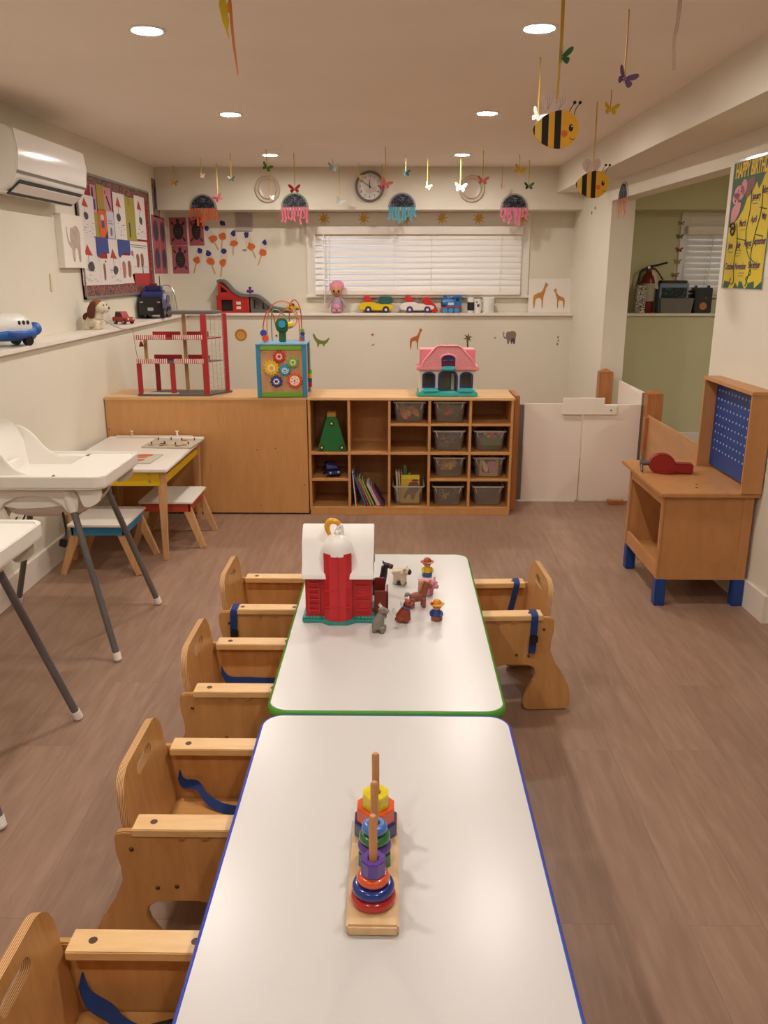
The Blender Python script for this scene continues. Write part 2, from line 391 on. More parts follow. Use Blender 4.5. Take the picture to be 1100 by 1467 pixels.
def blind(label, x0, x1, tilt, cords, twist=0):
    t = thing('window_blind', label, 'blind', ((x0 + x1) / 2, YB - .045, WZ0))
    w = (x1 - x0) / 2; H = 1.897 - WZ0
    obj('head_rail', B().box(-w, w, -.03, .028, H - .065, H, .004), SLAT, t)
    b = B(); n = 10; z0 = .048
    for i in range(n):
        z = z0 + (H - .083 - z0) * i / (n - 1)
        prof = [(-.025 + .05 * k / 6, .004 * math.sin(PI * k / 6)) for k in range(7)]
        pts = [(p[0], p[1]) for p in prof] + [(p[0], p[1] - .0025) for p in prof[::-1]]
        rings = []
        for x, a in ((-w + .006, tilt), (-w * .25, tilt + twist * .35), (w * .25, tilt + twist), (w - .006, tilt + twist)):    # the cords hold the slats more closed towards the right
            rings.append([(x, q[0] * math.cos(a) - q[1] * math.sin(a), z + q[0] * math.sin(a) + q[1] * math.cos(a)) for q in pts])
        b.loft(rings, True, True)
    obj('slats', b, SLAT, t, ang=60)
    obj('bottom_rail', B().box(-w + .004, w - .004, -.026, .026, -.012, .026, .004), SLAT, t)
    b = B()
    for x in cords:
        for y in (-.027, .027): b.box(x - .002, x + .002, y - .0012, y + .0012, .02, H - .06)
    obj('ladder_cords', b, SLAT, t)
    return t, H
bt, H = blind('white slatted blind lowered over the long window behind the toy ledge', WX0 - .015, WX1 + .015, math.radians(63), (-.78, -.20, .12, .72), math.radians(11))
obj('tilt_wand', B().tube([(-.82, -.036, H - .06), (-.815, -.04, .3), (-.82, -.04, -.12)], .004, 8), WHITE, bt)
bt2, H = blind('white slatted blind half hidden by the birthday poster, in the room beyond', VX0 - .03, VX1 + .03, math.radians(70), (-.40, .30))
obj('tilt_wand', B().tube([(-.36, -.036, H - .06), (-.37, -.04, .2), (-.39, -.04, -.05)], .005, 8), WHITE, bt2)

# recessed ceiling lights
LAMP = mat('lamp_glow', '#ffe2b4', .5, emit=1)
_e = LAMP.node_tree.nodes['Principled BSDF']; LAMP_STRENGTH = 490.0; _e.inputs['Emission Strength'].default_value = LAMP_STRENGTH; _e.inputs['Emission Color'].default_value = (1, .92, .84, 1)
LG = 'recessed lights in two rows on the ceiling'
lights = [(-.885, 3.29, 'nearer round recessed light of the left row, right of the air conditioner'), (.50, 3.28, 'nearer round recessed light of the right row, beside the larger bee'),
          (-.905, 4.94, 'middle round recessed light of the left row'), (.49, 4.92, 'middle round recessed light of the right row'),
          (-.93, 6.6, 'farthest round recessed light of the left row, above the green butterfly'), (.483, 6.6, 'farthest round recessed light of the right row, above the pink butterfly'),
          (-.88, 1.64, 'round recessed light of the left row above the high chairs'), (.50, 1.63, 'round recessed light of the right row above the blue-edged table'),
          (-.88, 0.0, 'round recessed light of the left row, overhead at the viewer'), (.50, 0.0, 'round recessed light of the right row, overhead at the viewer')]
L0 = None
for x, y, lb in lights:
    if L0 is None:
        L0 = thing('recessed_light', lb, 'ceiling light', (x, y, ZC), 0, LG)
        b = B(); b.lathe([(.051, -.003), (.055, -.006), (.066, -.004), (.069, 0), (.051, 0)], 32, caps=False); obj('trim_ring', b, WHITEP, L0)
        obj('diffuser', B().lathe([(0, -.0035), (.052, -.003), (.052, -.0005), (0, -.0005)], 32), LAMP, L0)
    else: dup(L0, (x, y, ZC), label=lb)
LAMP2 = LAMP.copy(); LAMP2.name = 'lamp_glow_dim'; LAMP2.node_tree.nodes['Principled BSDF'].inputs['Emission Strength'].default_value = 1000
r2 = thing('recessed_light', 'round recessed light on the ceiling of the room beyond the doorway', 'ceiling light', (3.3, 5.0, ZC))
b = B(); b.lathe([(.051, -.003), (.055, -.006), (.066, -.004), (.069, 0), (.051, 0)], 32, caps=False); obj('trim_ring', b, WHITEP, r2)
obj('diffuser', B().lathe([(0, -.0035), (.052, -.003), (.052, -.0005), (0, -.0005)], 32), LAMP2, r2)
# ================================================================= FURNITURE
# ---- two low white tables
LAMIN = mat('white_laminate', '#c6c3c0', .28)
def play_table(name, label, x0, x1, y0, y1, band, h=.46):
    t = thing(name, label, 'table', ((x0 + x1) / 2, (y0 + y1) / 2, 0), 0, 'low tables pushed end to end')
    a, c = (x1 - x0) / 2, (y1 - y0) / 2; r = .05
    obj('tabletop', B().plate(rrect(-a + .004, -c + .004, a - .004, c - .004, r, 8), h - .028, h, XY, bev=.0015), LAMIN, t)
    b = B(); P = rrect(-a + .003, -c + .003, a - .003, c - .003, r, 8)
    b.tube([(x, y, h - .014) for x, y in P], .0145, 8, closed=True, flat=1.0)
    for v in b.bm.verts:                                   # flatten the bead sideways: a thin moulded edge
        q = min(P, key=lambda p: (p[0] - v.co.x) ** 2 + (p[1] - v.co.y) ** 2); v.co.x = q[0] + (v.co.x - q[0]) * .42; v.co.y = q[1] + (v.co.y - q[1]) * .42
    obj('edge_band', b, band, t)
    b = B(); b.box(-a + .1, a - .1, -c + .1, c - .1, h - .05, h - .028); obj('apron', b, GREYM, t)
    for sx in (-1, 1):
        for sy in (-1, 1):
            b = B(); X, Y = sx * (a - .095), sy * (c - .1)
            b.cyl((X, Y, .012), (X, Y, h - .028), .016, n=16); b.cyl((X, Y, 0), (X, Y, .02), .021, .019, 16, mi=1); obj('leg', b, [STEEL, BLACK], t)
    return t
play_table('play_table', 'long low white table with a blue edge, carrying the wooden stacking toy', -.327, .285, .64, 1.858, mat('edge_blue', '#3f57c9', .4))
play_table('play_table', 'long low white table with a green edge, carrying the red toy barn', -.325, .285, 1.874, 3.092, mat('edge_green', '#4f9a2d', .4))

# ---- plywood toddler chairs: shaped sides, arm rails, back with a hand hole
BELT = mat('blue_webbing', '#16336f', .8, noise=.12, nscale=400)
def chair_side():
    rear = [(.095, .362), (.082, .358), (.076, .345), (.076, .31), (.084, .27), (.085, .235), (.066, .19), (.034, .14), (.012, .095), (.003, .055), (.004, .02), (.016, .003)]
    foot = [(.06, .002), (.15, .002), (.168, .008), (.176, .03), (.172, .06), (.158, .095), (.139, .128), (.134, .148), (.140, .168), (.158, .179)]
    arch = [(.20, .181), (.25, .181), (.275, .175), (.285, .155), (.278, .128), (.258, .09), (.245, .05), (.248, .012), (.262, .002), (.34, .002), (.392, .003), (.404, .02), (.406, .06)]
    front = [(.398, .12), (.388, .18), (.388, .26), (.394, .34), (.386, .362)]
    return rear + foot + arch + front
def rounded_hole(cx, cy, w, h, n=8):
    r = h / 2
    return ell(cx + w / 2 - r, cy, r, r, n, -PI / 2, PI / 2) + ell(cx - w / 2 + r, cy, r, r, n, PI / 2, 3 * PI / 2)
HW = .178
def make_chair(label):
    t = thing('toddler_chair', label, 'chair', (0, 0, 0), 0, 'plywood toddler chairs along the tables')
    for s in (-1, 1):
        M = frame((0, s * (HW - .009) + .009, 0), (1, 0, 0), (0, 0, 1))
        side = obj('side_panel', B().plate(chair_side(), 0, .018, M, bev=.003, emi=1), [BIRCH, PLYY], t)
        b = B()
        for u, z in ((.112, .318), (.205, .222), (.162, .218)): b.sph((u, s * HW, z), (.0055, .004, .0055), 10, 6)
        obj('bolt', b, BRONZE, side)
        y0 = s * (HW - .021); b = B(); b.box(.118, .392, y0 - .028, y0 + .028, .354, .373, .002)
        rail = obj('arm_rail', b, BIRCH_X, t)
        for u in (.160, .345): obj('screw_plug', B().cyl((u, y0, .371), (u, y0, .3736), .008, n=14), SCREW, rail)
        for u in (.225, .275): obj('peg', B().cyl((u, s * (HW + .001), .354), (u, s * (HW + .0065), .354), .008, n=12), OAKP, rail)
    w = HW - .02; O = rrect(-w, .19, w, .478, .058, 8); O = [(x * (1 - .10 * max(0, (z - .36) / .12)), z) for x, z in O]
    M = frame((.135, 0, 0), (0, -1, 0), (-.11, 0, 1))
    obj('backrest', B().plate([O, rounded_hole(0, .432, .108, .031)], -.009, .009, M, bev=.0, emi=1), [BIRCH, PLYX], t)
    b = B(); b.plate(rrect(-w, .12, w, .39, .01), .196, .212, frame((0, 0, 0), (0, -1, 0), (1, 0, 0)).inverted() if False else Matrix(((0, 1, 0, 0), (1, 0, 0, 0), (0, 0, 1, 0), (0, 0, 0, 1))), bev=.002); obj('seat', b, MAPLE_H, t)
    return t
def belt(t, pts, side, w=.024):
    b = B(); b.ribbon(spline(pts, 6), side, w, .0022); return obj('strap', b, BELT, t)
def buckle(t, c, size=(.03, .012, .02), rot=(0, 0, 0)):
    return obj('buckle', B().rbox(c, size, rot, .003), BLACK, t)
XR = -.704
ch = make_chair('farthest left plywood toddler chair, beside the toy barn')
c1 = ch; ch.location = (XR, 2.915, 0)
cs = [dup(ch, (XR + .01, 2.315, 0), label='second plywood toddler chair from the far end on the left, at the green-edged table'),
      dup(ch, (XR + .02, 1.705, 0), label='third plywood toddler chair from the far end on the left, strap hanging inside'),
      dup(ch, (XR + .004, 1.056, 0), label='nearest left plywood toddler chair, cut off by the bottom left corner'),
      dup(ch, (.628, 2.882, 0), PI + .055, label='only plywood toddler chair on the right side, at the green-edged table')]
# straps (local to each chair)
y = -(HW - .012)
belt(c1, [(.143, y + .044, .22), (.138, y + .044, .31), (.136, y + .042, .362), (.134, y + .030, .3755), (.134, y - .012, .3755), (.132, y - .0225, .362), (.131, y - .0235, .33), (.129, y - .0225, .28), (.133, y - .0225, .22)], (1, .25, 0)); buckle(c1, (.133, y - .03, .285), (.026, .014, .03))
c2, c3, c4, c5 = cs
belt(c2, [(.125, HW - .022, .27), (.15, HW - .024, .232), (.22, HW - .024, .228), (.30, HW - .024, .226), (.38, HW - .024, .228)], (0, .25, 1), .03)
belt(c3, [(.130, HW - .024, .285), (.142, HW - .03, .262), (.18, HW - .04, .262), (.21, HW - .06, .235), (.26, HW - .08, .222), (.33, HW - .09, .222)], (.1, .6, .8), .024)
belt(c4, [(.130, HW - .024, .29), (.145, HW - .035, .255), (.19, HW - .055, .245), (.22, HW - .07, .228), (.27, HW - .085, .222), (.34, HW - .09, .226)], (.1, .55, .8), .03)
buckle(c4, (.295, HW - .085, .236), (.05, .03, .026), (0, 0, .3))
yy = HW - .012       # local +y is the side nearest the camera once turned round
belt(c5, [(.150, yy - .044, .24), (.148, yy - .043, .33), (.148, yy - .041, .362), (.148, yy - .030, .3755), (.148, yy + .012, .3755), (.149, yy + .0225, .362), (.15, yy + .0235, .33), (.152, yy + .0235, .27), (.155, yy + .0235, .232)], (1, 0, 0)); buckle(c5, (.1515, yy + .031, .29), (.03, .012, .026))
belt(c5, [(.175, -yy + .042, .25), (.165, -yy + .043, .30), (.153, -yy + .042, .36), (.150, -yy + .030, .3755), (.148, -yy - .012, .3755), (.148, -yy - .0235, .36), (.148, -yy - .0235, .33)], (1, .2, 0))

# ---- high chairs
HCG = mat('grey_tube', '#6f6d6e', .38, .35)
SEATW = mat('highchair_plastic', '#ebe7e0', .32)
def make_high_chair(label):
    t = thing('high_chair', label, 'high chair', (0, 0, 0), 0, 'white high chairs along the left wall')
    feet = [(.335, -.30), (.335, .30), (-.335, -.30), (.335 - .67, .30)]; tops = [(.165, -.185), (.165, .185), (-.13, -.175), (-.13, .175)]
    for (fx, fy), (tx, ty) in zip(feet, tops):
        p0, p1 = Vector((fx, fy, .012)), Vector((tx, ty, .645))
        leg = obj('leg', B().tube([p0, p1], .0135, 14), HCG, t)
        obj('foot_cap', B().tube([p0 - (p1 - p0).normalized() * .012, p0 - (p1 - p0).normalized() * .004, p0 + (p1 - p0) * .04], [.009, .0165, .0165], 14), SEATW, leg)
        d = (p1 - p0)
        obj('leg_socket', B().tube([p0 + d * .93, p0 + d * .96, p0 + d * 1.06], [.0165, .021, .026], 14), SEATW, leg)
    # one-piece bucket seat: rounded sections from the front lip to the top of the back
    secs = [(.20, .615, .165, .10), (.17, .575, .175, .15), (.05, .55, .18, .18), (-.09, .548, .185, .20)]
    rings = []
    def U(cx, zb, hw, dep, back):       # open U-shaped section, outside then inside
        o = []
        for k in range(13):
            a = PI + PI * k / 12; o.append((cx, hw * math.cos(a), zb + dep * (1 + math.sin(a)) ** .8 if dep else zb))
        return o
    b = B(); rs = []
    prof = [(.215, .60, .17, .115), (.17, .565, .175, .155), (.08, .548, .18, .175), (-.02, .545, .182, .185), (-.10, .556, .183, .19), (-.145, .59, .18, .17), (-.165, .63, .175, .16)]
    for cx, zb, hw, dep in prof:
        out = [(cx, hw * math.copysign(abs(math.cos(a)) ** .6, math.cos(a)), zb + dep * (1 - abs(math.sin(a)) ** .7)) for a in [PI + PI * k / 16 for k in range(17)]]
        inn = [(cx, yv * .95, z + .006 + (.0 if abs(yv) > hw * .98 else .006)) for _, yv, z in out[::-1]]
        rs.append(out + inn)
    b.loft(rs, True, True)
    # back panel rises behind
    bk = []
    for z, hw, x in ((.56, .17, -.145), (.63, .178, -.165), (.72, .18, -.185), (.80, .172, -.20), (.86, .155, -.212), (.905, .125, -.222), (.93, .085, -.228), (.938, .04, -.231)):
        N = 9; f = [(x + .05 * abs(k / 4 - 1) ** 2.2, hw * (k / 4 - 1), z) for k in range(N)]
        bk.append(f + [(p[0] - .012, p[1], p[2]) for p in f[::-1]])
    b.loft(bk, True, True)
    # sides sloping from back down to the tray
    for s in (-1, 1):
        sd = [(-.15, .86), (-.185, .80), (-.16, .79)]
        M = frame((0, s * .172 + .006, 0), (1, 0, 0), (0, 0, 1))
        b.plate(smooth2([(-.20, .60), (.20, .62), (.22, .70), (.16, .738), (.02, .74), (-.06, .775), (-.11, .85), (-.175, .895), (-.20, .88)], 2), 0, .012, M, bev=.003)
    obj('seat', b, SEATW, t, ang=60)
    # leg frame that carries the seat: an arched skirt on each side
    for s in (-1, 1):
        M = frame((0, s * .186 + .006, 0), (1, 0, 0), (0, 0, 1))
        pts = [(-.20, .60), (-.13, .60), (-.10, .635), (-.05, .66), (.02, .668), (.08, .658), (.13, .63), (.15, .60), (.19, .60), (.20, .66), (.17, .705), (-.17, .705)]
        obj('leg_bracket', B().plate(pts, -.006, .014, M, bev=.003), SEATW, t)
    # tray
    O = rrect(-.17, -.245, .325, .245, .045, 6); I = [(-.172 + 0, -.14), (.10, -.14), (.155, -.09), (.155, .09), (.10, .14), (-.165, .14)]
    b = B(); O2 = rrect(-.165, -.24, .32, .24, .045, 6)
    b.plate([O2], .706, .715, XY)
    rim = [(x, y_) for x, y_ in rrect(-.17, -.245, .325, .245, .045, 8)]; inn = [(x, y_) for x, y_ in rrect(-.155, -.23, .31, .23, .04, 8)]
    b.plate([rim, inn], .712, .758, XY, bev=.003)
    b.plate(rrect(.10, -.232, .312, .232, .03, 6), .712, .750, XY, bev=.004)
    b.plate(rrect(-.16, -.232, .12, -.17, .02, 5), .712, .750, XY, bev=.004); b.plate(rrect(-.16, .17, .12, .232, .02, 5), .712, .750, XY, bev=.004)
    obj('tray', b, SEATW, t)
    for s in (-1, 1):
        obj('tray_clip', B().plate(smooth2([(.20, .725), (.30, .725), (.30, .66), (.27, .635), (.235, .625), (.22, .64)], 1), -.008, .008, frame((0, s * .205, 0))), SEATW, t)
    for pts in ([(-.10, -.10, .552), (-.12, -.12, .50), (-.14, -.14, .44)], [(-.12, .08, .552), (-.15, .07, .50), (-.16, .05, .46)], [(.13, -.19, .60), (.14, -.2, .52), (.12, -.19, .47)]):
        b = B(); b.ribbon(spline(pts, 5), (0, 1, 0), .02, .002); p = pts[-1]; b.rbox(p, (.03, .02, .03), (0, .3, 0), .003); obj('harness_strap', b, BLACK, t)
    return t
hc = make_high_chair('farther white high chair with grey legs, beside the blue stool'); hc.location = (-1.462, 3.37, 0)
dup(hc, (-1.455, 2.31, 0), label='nearer white high chair, cut off by the left edge of the photo')

# ---- yellow-sided activity table with two stools
YEL = mat('yellow_paint', '#d9b20c', .45); WTOP = mat('white_table_paint', '#e2dcd3', .4)
t = thing('kids_table', 'small white activity table with yellow sides and wooden legs by the wooden shelf back', 'table', (-1.50, 4.71, 0))
obj('tabletop', B().plate(rrect(-.31, -.455, .295, .455, .015), .505, .522, XY, bev=.003), WTOP, t)
obj('back_lip', B().box(-.26, .22, .43, .45, .520, .530, .002), WTOP, t)
obj('tray_well', B().box(-.25, .02, .395, .425, .5195, .5235), mat('well_grey', '#bdb7b0', .5), t)
for y0 in (-.42, .41):
    sp = obj('side_panel', B().box(-.26, .245, y0 - .006, y0 + .006, .425, .505, .001), YEL, t)
    if y0 < 0:
        for z in (.45, .488): obj('bolt', B().cyl((.19, y0 - .005, z), (.19, y0 - .009, z), .006, n=10), STEEL, sp)
for x0 in (-.27, .255): obj('end_rail', B().box(x0 - .006, x0 + .006, -.40, .40, .425, .462, .001), YEL, t)
for sx, sy in ((1, -1), (1, 1), (-1, -1), (-1, 1)):
    obj('leg', B().bar((sx * .262 + (-.02 if sx > 0 else .0), sy * .405, 0), (sx * .255 + (-.005 if sx > 0 else .005), sy * .395, .505), .026, .026, (0, 1, 0), .003, w1=.05, d1=.042), PINE, t)
def stool(label, x, y_, c):
    t = thing('stool', label, 'stool', (x, y_, 0), 0, 'white-topped stools at the activity table')
    obj('seat', B().plate(rrect(-.155, -.18, .155, .18, .012), .262, .275, XY, bev=.003), WTOP, t)
    b = B(); b.box(-.135, .135, -.165, -.152, .215, .262); b.box(-.135, .135, .152, .165, .215, .262); b.box(-.14, -.127, -.165, .165, .215, .262); b.box(.127, .14, -.165, .165, .215, .262); obj('apron', b, c, t)
    for sx in (-1, 1):
        for sy in (-1, 1): obj('leg', B().bar((sx * .20, sy * .165, .0), (sx * .105, sy * .145, .262), .026, .03, (0, 1, 0), .002, d1=.05), PINE, t)
    return t
stool('white-topped stool with a blue apron, beside the farther high chair', -1.535, 4.235, mat('blue_paint', '#2f86b5', .45))
stool('white-topped stool with a red apron, half under the activity table', -1.30, 4.685, mat('red_paint', '#b5402c', .45))

# ---- toy workbench
t = thing('toy_workbench', 'wooden toy workbench with blue feet and blue pegboard against the right wall', 'workbench', (1.43, 4.0, 0))
BL = mat('bench_blue', '#123f86', .4)
obj('bench_top', B().box(-.215, .235, -.335, .37, .537, .556, .003), BEECH, t)
for y0 in (-.30, .235): obj('side_panel', B().box(-.1895, .2145, y0 - .008, y0 + .008, .13, .537, .001), BEECH, t)
obj('back_panel', B().box(.20, .212, -.29, .23, .13, .537), BEECH, t)
obj('bottom_shelf', B().box(-.185, .20, -.29, .23, .135, .15), BEECH, t)
fr = B(); fr.box(-.198, -.184, -.286, .223, .49, .536, .002); obj('front_rail', fr, BEECH, t)
obj('front_lip', B().box(-.198, -.184, -.286, .223, .132, .205, .002), BEECH, t)
for y0 in (-.31, .225): obj('front_stile', B().box(-.201, -.19, y0 - .001, y0 + .024, .131, .5365, .002), BEECH, t)
obj('rear_stile', B().box(.168, .2155, -.312, -.3075, .131, .5365, .001), BEECH, t)
for x0 in (-.20, .165):
    for y0 in (-.315, .195): obj('foot', B().box(x0, x0 + .05, y0, y0 + .05, 0, .132, .003), BL, t)
for y0 in (-.345, .235): obj('tower_side', B().box(.135, .228, y0, y0 + .016, .556, 1.005, .002), BEECH, t)
obj('tower_top', B().box(.13, .232, -.35, .256, 1.003, 1.02, .002), BEECH, t)
holes = []
pb = obj('pegboard', B().box(.198, .206, -.33, .236, .57, 1.003), BL, t)
HOLE = mat('peg_hole', '#a9b4c6', .7); b = B()
for i in range(13):
    for j in range(8):
        y_ = -.295 + i * .041; z = .66 + j * .042; b.cyl((.1985, y_, z), (.1968, y_, z), .0052, n=8)
o = obj('peg_holes', b, HOLE, pb); o['kind'] = 'stuff'
obj('bolt_row', B().box(-.17, -.10, .09, .13, .515, .53), WHITE, t)
b = B()
for x0, y_ in ((-.13, .28), (.0, -.16), (-.02, -.22)): b.cyl((x0, y_, .5558), (x0, y_, .5566), .007, n=10)
obj('dowel_holes', b, SCREW, t)
# vise
RED = mat('vise_red', '#8e1d1c', .4)
v = thing('toy_vise', 'red toy vise with grey handle on the workbench top', 'toy vise', (1.30, 4.09, .5575), math.radians(-8))
obj('vise_body', B().plate(smooth2([(-.055, .0), (.075, .0), (.08, .03), (.06, .075), (.03, .095), (-.02, .095), (-.055, .07)], 2), -.03, .03, frame((.03, 0, 0)), bev=.006), RED, v)
obj('vise_jaw', B().box(.09, .185, -.03, .03, 0, .05, .006), RED, v)
obj('vise_slide', B().box(.05, .13, -.018, .018, .004, .03, .003), RED, v)
obj('vise_base', B().plate(ell(.06, 0, .065, .045), 0, .012, XY, bev=.003), RED, v)
obj('vise_screw', B().cyl((-.025, 0, .045), (-.07, 0, .045), .012, .014), GREYM, v); obj('vise_handle', B().tube([(-.062, -.035, .01), (-.062, 0, .045), (-.062, .035, .08)], .007, 10), GREYM, v)

# ---- shelf units (room dividers)
SY, SD = 5.20, .385
ST = wood('shelf_top', '#dfb883', '#cfa06a', (.5, 3, 3), 8, .4, .6)
SHELF = wood('shelf_wood', '#d09a60', '#bf8a52', (3, 3, .6), 8, .45, .7)
t = thing('shelf_unit', 'plain wooden shelf unit standing with its back to the room, under the toy garage', 'shelf', (-1.185, SY, 0))
obj('back_panel', B().box(-.648, .624, 0, .008, .012, .748), SHELF, t)
obj('top_board', B().box(-.652, .6265, -.004, SD, .748, .766, .003), ST, t)
for x0 in (-.65, .608): obj('side_panel', B().box(x0, x0 + .018, .008, SD, .012, .748), SHELF, t)
obj('bottom_board', B().box(-.63, .607, .01, SD, .05, .068), SHELF, t); obj('middle_board', B().box(-.63, .607, .01, SD, .38, .398), SHELF, t)
b = B()
for x, z in ((-.635, .56), (.42, .44), (.30, .43), (.31, .06), (-.17, .06), (.6, .2)): b.cyl((x, .0005, z), (x, -.0012, z), .004, n=8)
obj('screw_heads', b, SCREW, t)
b = B()
for x in (-.58, .60): 
    for y_ in (.03, SD - .05): b.box(x - .02, x + .02, y_, y_ + .02, 0, .013)
obj('glides', b, BLACK, t)
cub = thing('cubby_shelf', 'wooden cubby shelf of open compartments holding bins and books, under the pink dollhouse', 'shelf', (.098, SY, 0))
XS = [-.545, -.294, -.038, .216, .474, .736]; XS = [x - .098 for x in XS]
ZB, ZM = PY(600, 727, SY).z, PY(600, 650, SY).z; ZU = PY(650, 609, SY).z; ZLW = PY(650, 688, SY).z; ZT = .757
for i, x in enumerate(XS):
    nm = 'side_panel' if i in (0, 5) else 'divider'
    obj(nm, B().box(x - .008, x + .008, 0, SD, .03 if i in (0, 5) else ZB, ZT - .008, .001), SHELF, cub)
obj('top_board', B().box(XS[0] - .012, XS[5] + .014, -.006, SD, ZT - .009, ZT + .009, .003), ST, cub)
obj('back_panel', B().box(XS[0], XS[5], SD - .008, SD, .03, ZT - .01), SHELF, cub)
obj('plinth', B().box(XS[0] - .004, XS[5] + .004, -.002, SD, .0, ZB - .012, .002), SHELF, cub)
obj('bottom_shelf', B().box(XS[0] + .008, XS[5] - .008, 0, SD - .01, ZB - .014, ZB, .001), SHELF, cub)
obj('middle_shelf', B().box(XS[0] + .008, XS[5] - .008, -.001, SD - .01, ZM - .008, ZM + .008, .001), SHELF, cub)
for i, z in ((2, ZU), (3, ZU), (4, ZU), (0, ZLW), (3, ZLW), (4, ZLW)):
    obj('short_shelf', B().box(XS[i] + .008, XS[i + 1] - .008, 0, SD - .01, z - .007, z + .007, .001), SHELF, cub)
FLOORZ = {(0, 0): ZM + .008, (1, 0): ZM + .008}

# ---- gate, posts
GATEW = mat('gate_white', '#eee4d8', .5)
t = thing('baby_gate', 'white two-panel baby gate between the cubby shelf and the doorway', 'gate', (1.255, 5.55, 0))
gx0, gx1 = .867 - 1.255, 1.64 - 1.255
obj('gate_panel', B().box(gx0, -.004, -.009, .009, .012, .677, .002), GATEW, t)
obj('gate_panel', B().box(.006, gx1, -.012, .006, .006, .672, .002), GATEW, t)
p = PY(807, 570, 5.53); q = PY(883, 594, 5.53); a, d = p.x - 1.255, q.x - 1.255
lp = obj('latch_plate', B().plate([(a, q.z), (d, q.z), (d, q.z + .063), (d - .085, q.z + .063), (d - .085, p.z), (a, p.z)], .012, .026, FRONT, bev=.002), GATEW, t)
obj('bolt', B().cyl((d - .04, -.025, q.z + .03), (d - .04, -.029, q.z + .03), .005, n=10), BLACK, lp)
obj('gate_stile', B().box(gx0 - .065, gx0 - .004, -.004, .022, .012, .668, .002), mat('gate_grey', '#6f6760', .6), t)
obj('gate_stile', B().box(gx1 + .004, gx1 + .045, -.012, .02, .006, .668, .002), mat('gate_grey', '#6f6760', .6), t)
obj('floor_bracket', B().box(gx0 - .02, -.02, -.014, .0, .0, .013, .001), GATEW, t); obj('floor_bracket', B().box(.02, gx1 - .05, -.008, .006, 0, .007, .001), GATEW, t)
t = thing('wood_post', 'square orange-brown post closing the right end of the cubby shelf', 'post', (.80, 5.5, 0)); t.location = (.795, 5.40, 0)
obj('post_shaft', B().box(-.035, .0, -.10, .17, 0, .765, .003), OAKP, t)
t = thing('door_wedge', 'small wooden block on the floor under the right end of the gate', 'wood block', (1.50, 5.49, 0))
obj('block', B().box(-.05, .06, -.03, .025, 0, .028, .003), OAKP, t); obj('block_top', B().box(-.03, .05, -.01, .02, .0282, .03, .0005), PINE, t)
def post(label, x, y_, h, w=.085):
    t = thing('newel_post', label, 'post', (x, y_, 0), 0, 'square wooden posts of the doorway gate'); a = w / 2
    obj('post_shaft', B().box(-a, a, -a, a, 0, h, .004), OAKP, t); b = B(); b.bar((0, 0, h), (0, 0, h + .022), w * .94, w * .94, (1, 0, 0), 0, w1=.012, d1=.012); obj('post_cap', b, OAKP, t); return t
p1 = PY(868, 534, 6.40); p2 = PY(930, 566, 5.55)
post('square wooden post with a pointed cap, at the column beyond the gate', 1.60, 6.40, p1.z + .01, .10)
post('square wooden post with a pointed cap, just right of the white gate', p2.x + .015, 5.50, p2.z + .02, .10)
t = thing('doorway_gate', 'low white board gate seen edge-on between the two square posts', 'gate', (1.69, 5.9, 0))
obj('gate_panel', B().plate([(-.33, .02), (.40, .02), (.40, .735), (-.33, .735)], -.008, .008, SIDE), GATEW, t)
obj('latch_plate', B().box(-.03, -.015, -.30, .02, .60, .735, .002), GATEW, t); obj('latch_box', B().box(-.035, .02, -.345, -.30, .60, .745, .003), mat('gate_grey', '#6f6760', .6), t)
pb = PX(937, 599, 1.67)
t = thing('tan_half_wall', 'tan wooden board closing the opening behind the workbench', 'panel', (1.665, 4.95, 0))
obj('board', B().box(-.007, .007, -.50, .50, .01, pb.z, .002), wood('tan_board', '#c39366', '#b58357', (2, .5, 3), 6, .5, .5), t)
obj('end_trim', B().box(-.03, .012, .46, .512, .0, pb.z - .012, .002), OAKP, t)
# ================================================================= TOYS AND THINGS ON SURFACES
def fuse(o, vox=.0022):
    m = o.modifiers.new('fuse', 'REMESH'); m.mode = 'VOXEL'; m.voxel_size = vox; m.use_smooth_shade = True
    s = o.modifiers.new('soften', 'SMOOTH'); s.factor = .6; s.iterations = 4; return o
def mesh_thing(name, label, cat, b, mats, loc=(0, 0, 0), rz=0, group=None, M=None, ang=40):
    o = obj(name, b, mats, None, M, ang)
    if M is None: o.location = loc; o.rotation_euler = (0, 0, rz)
    return tag(o, label, cat, group)

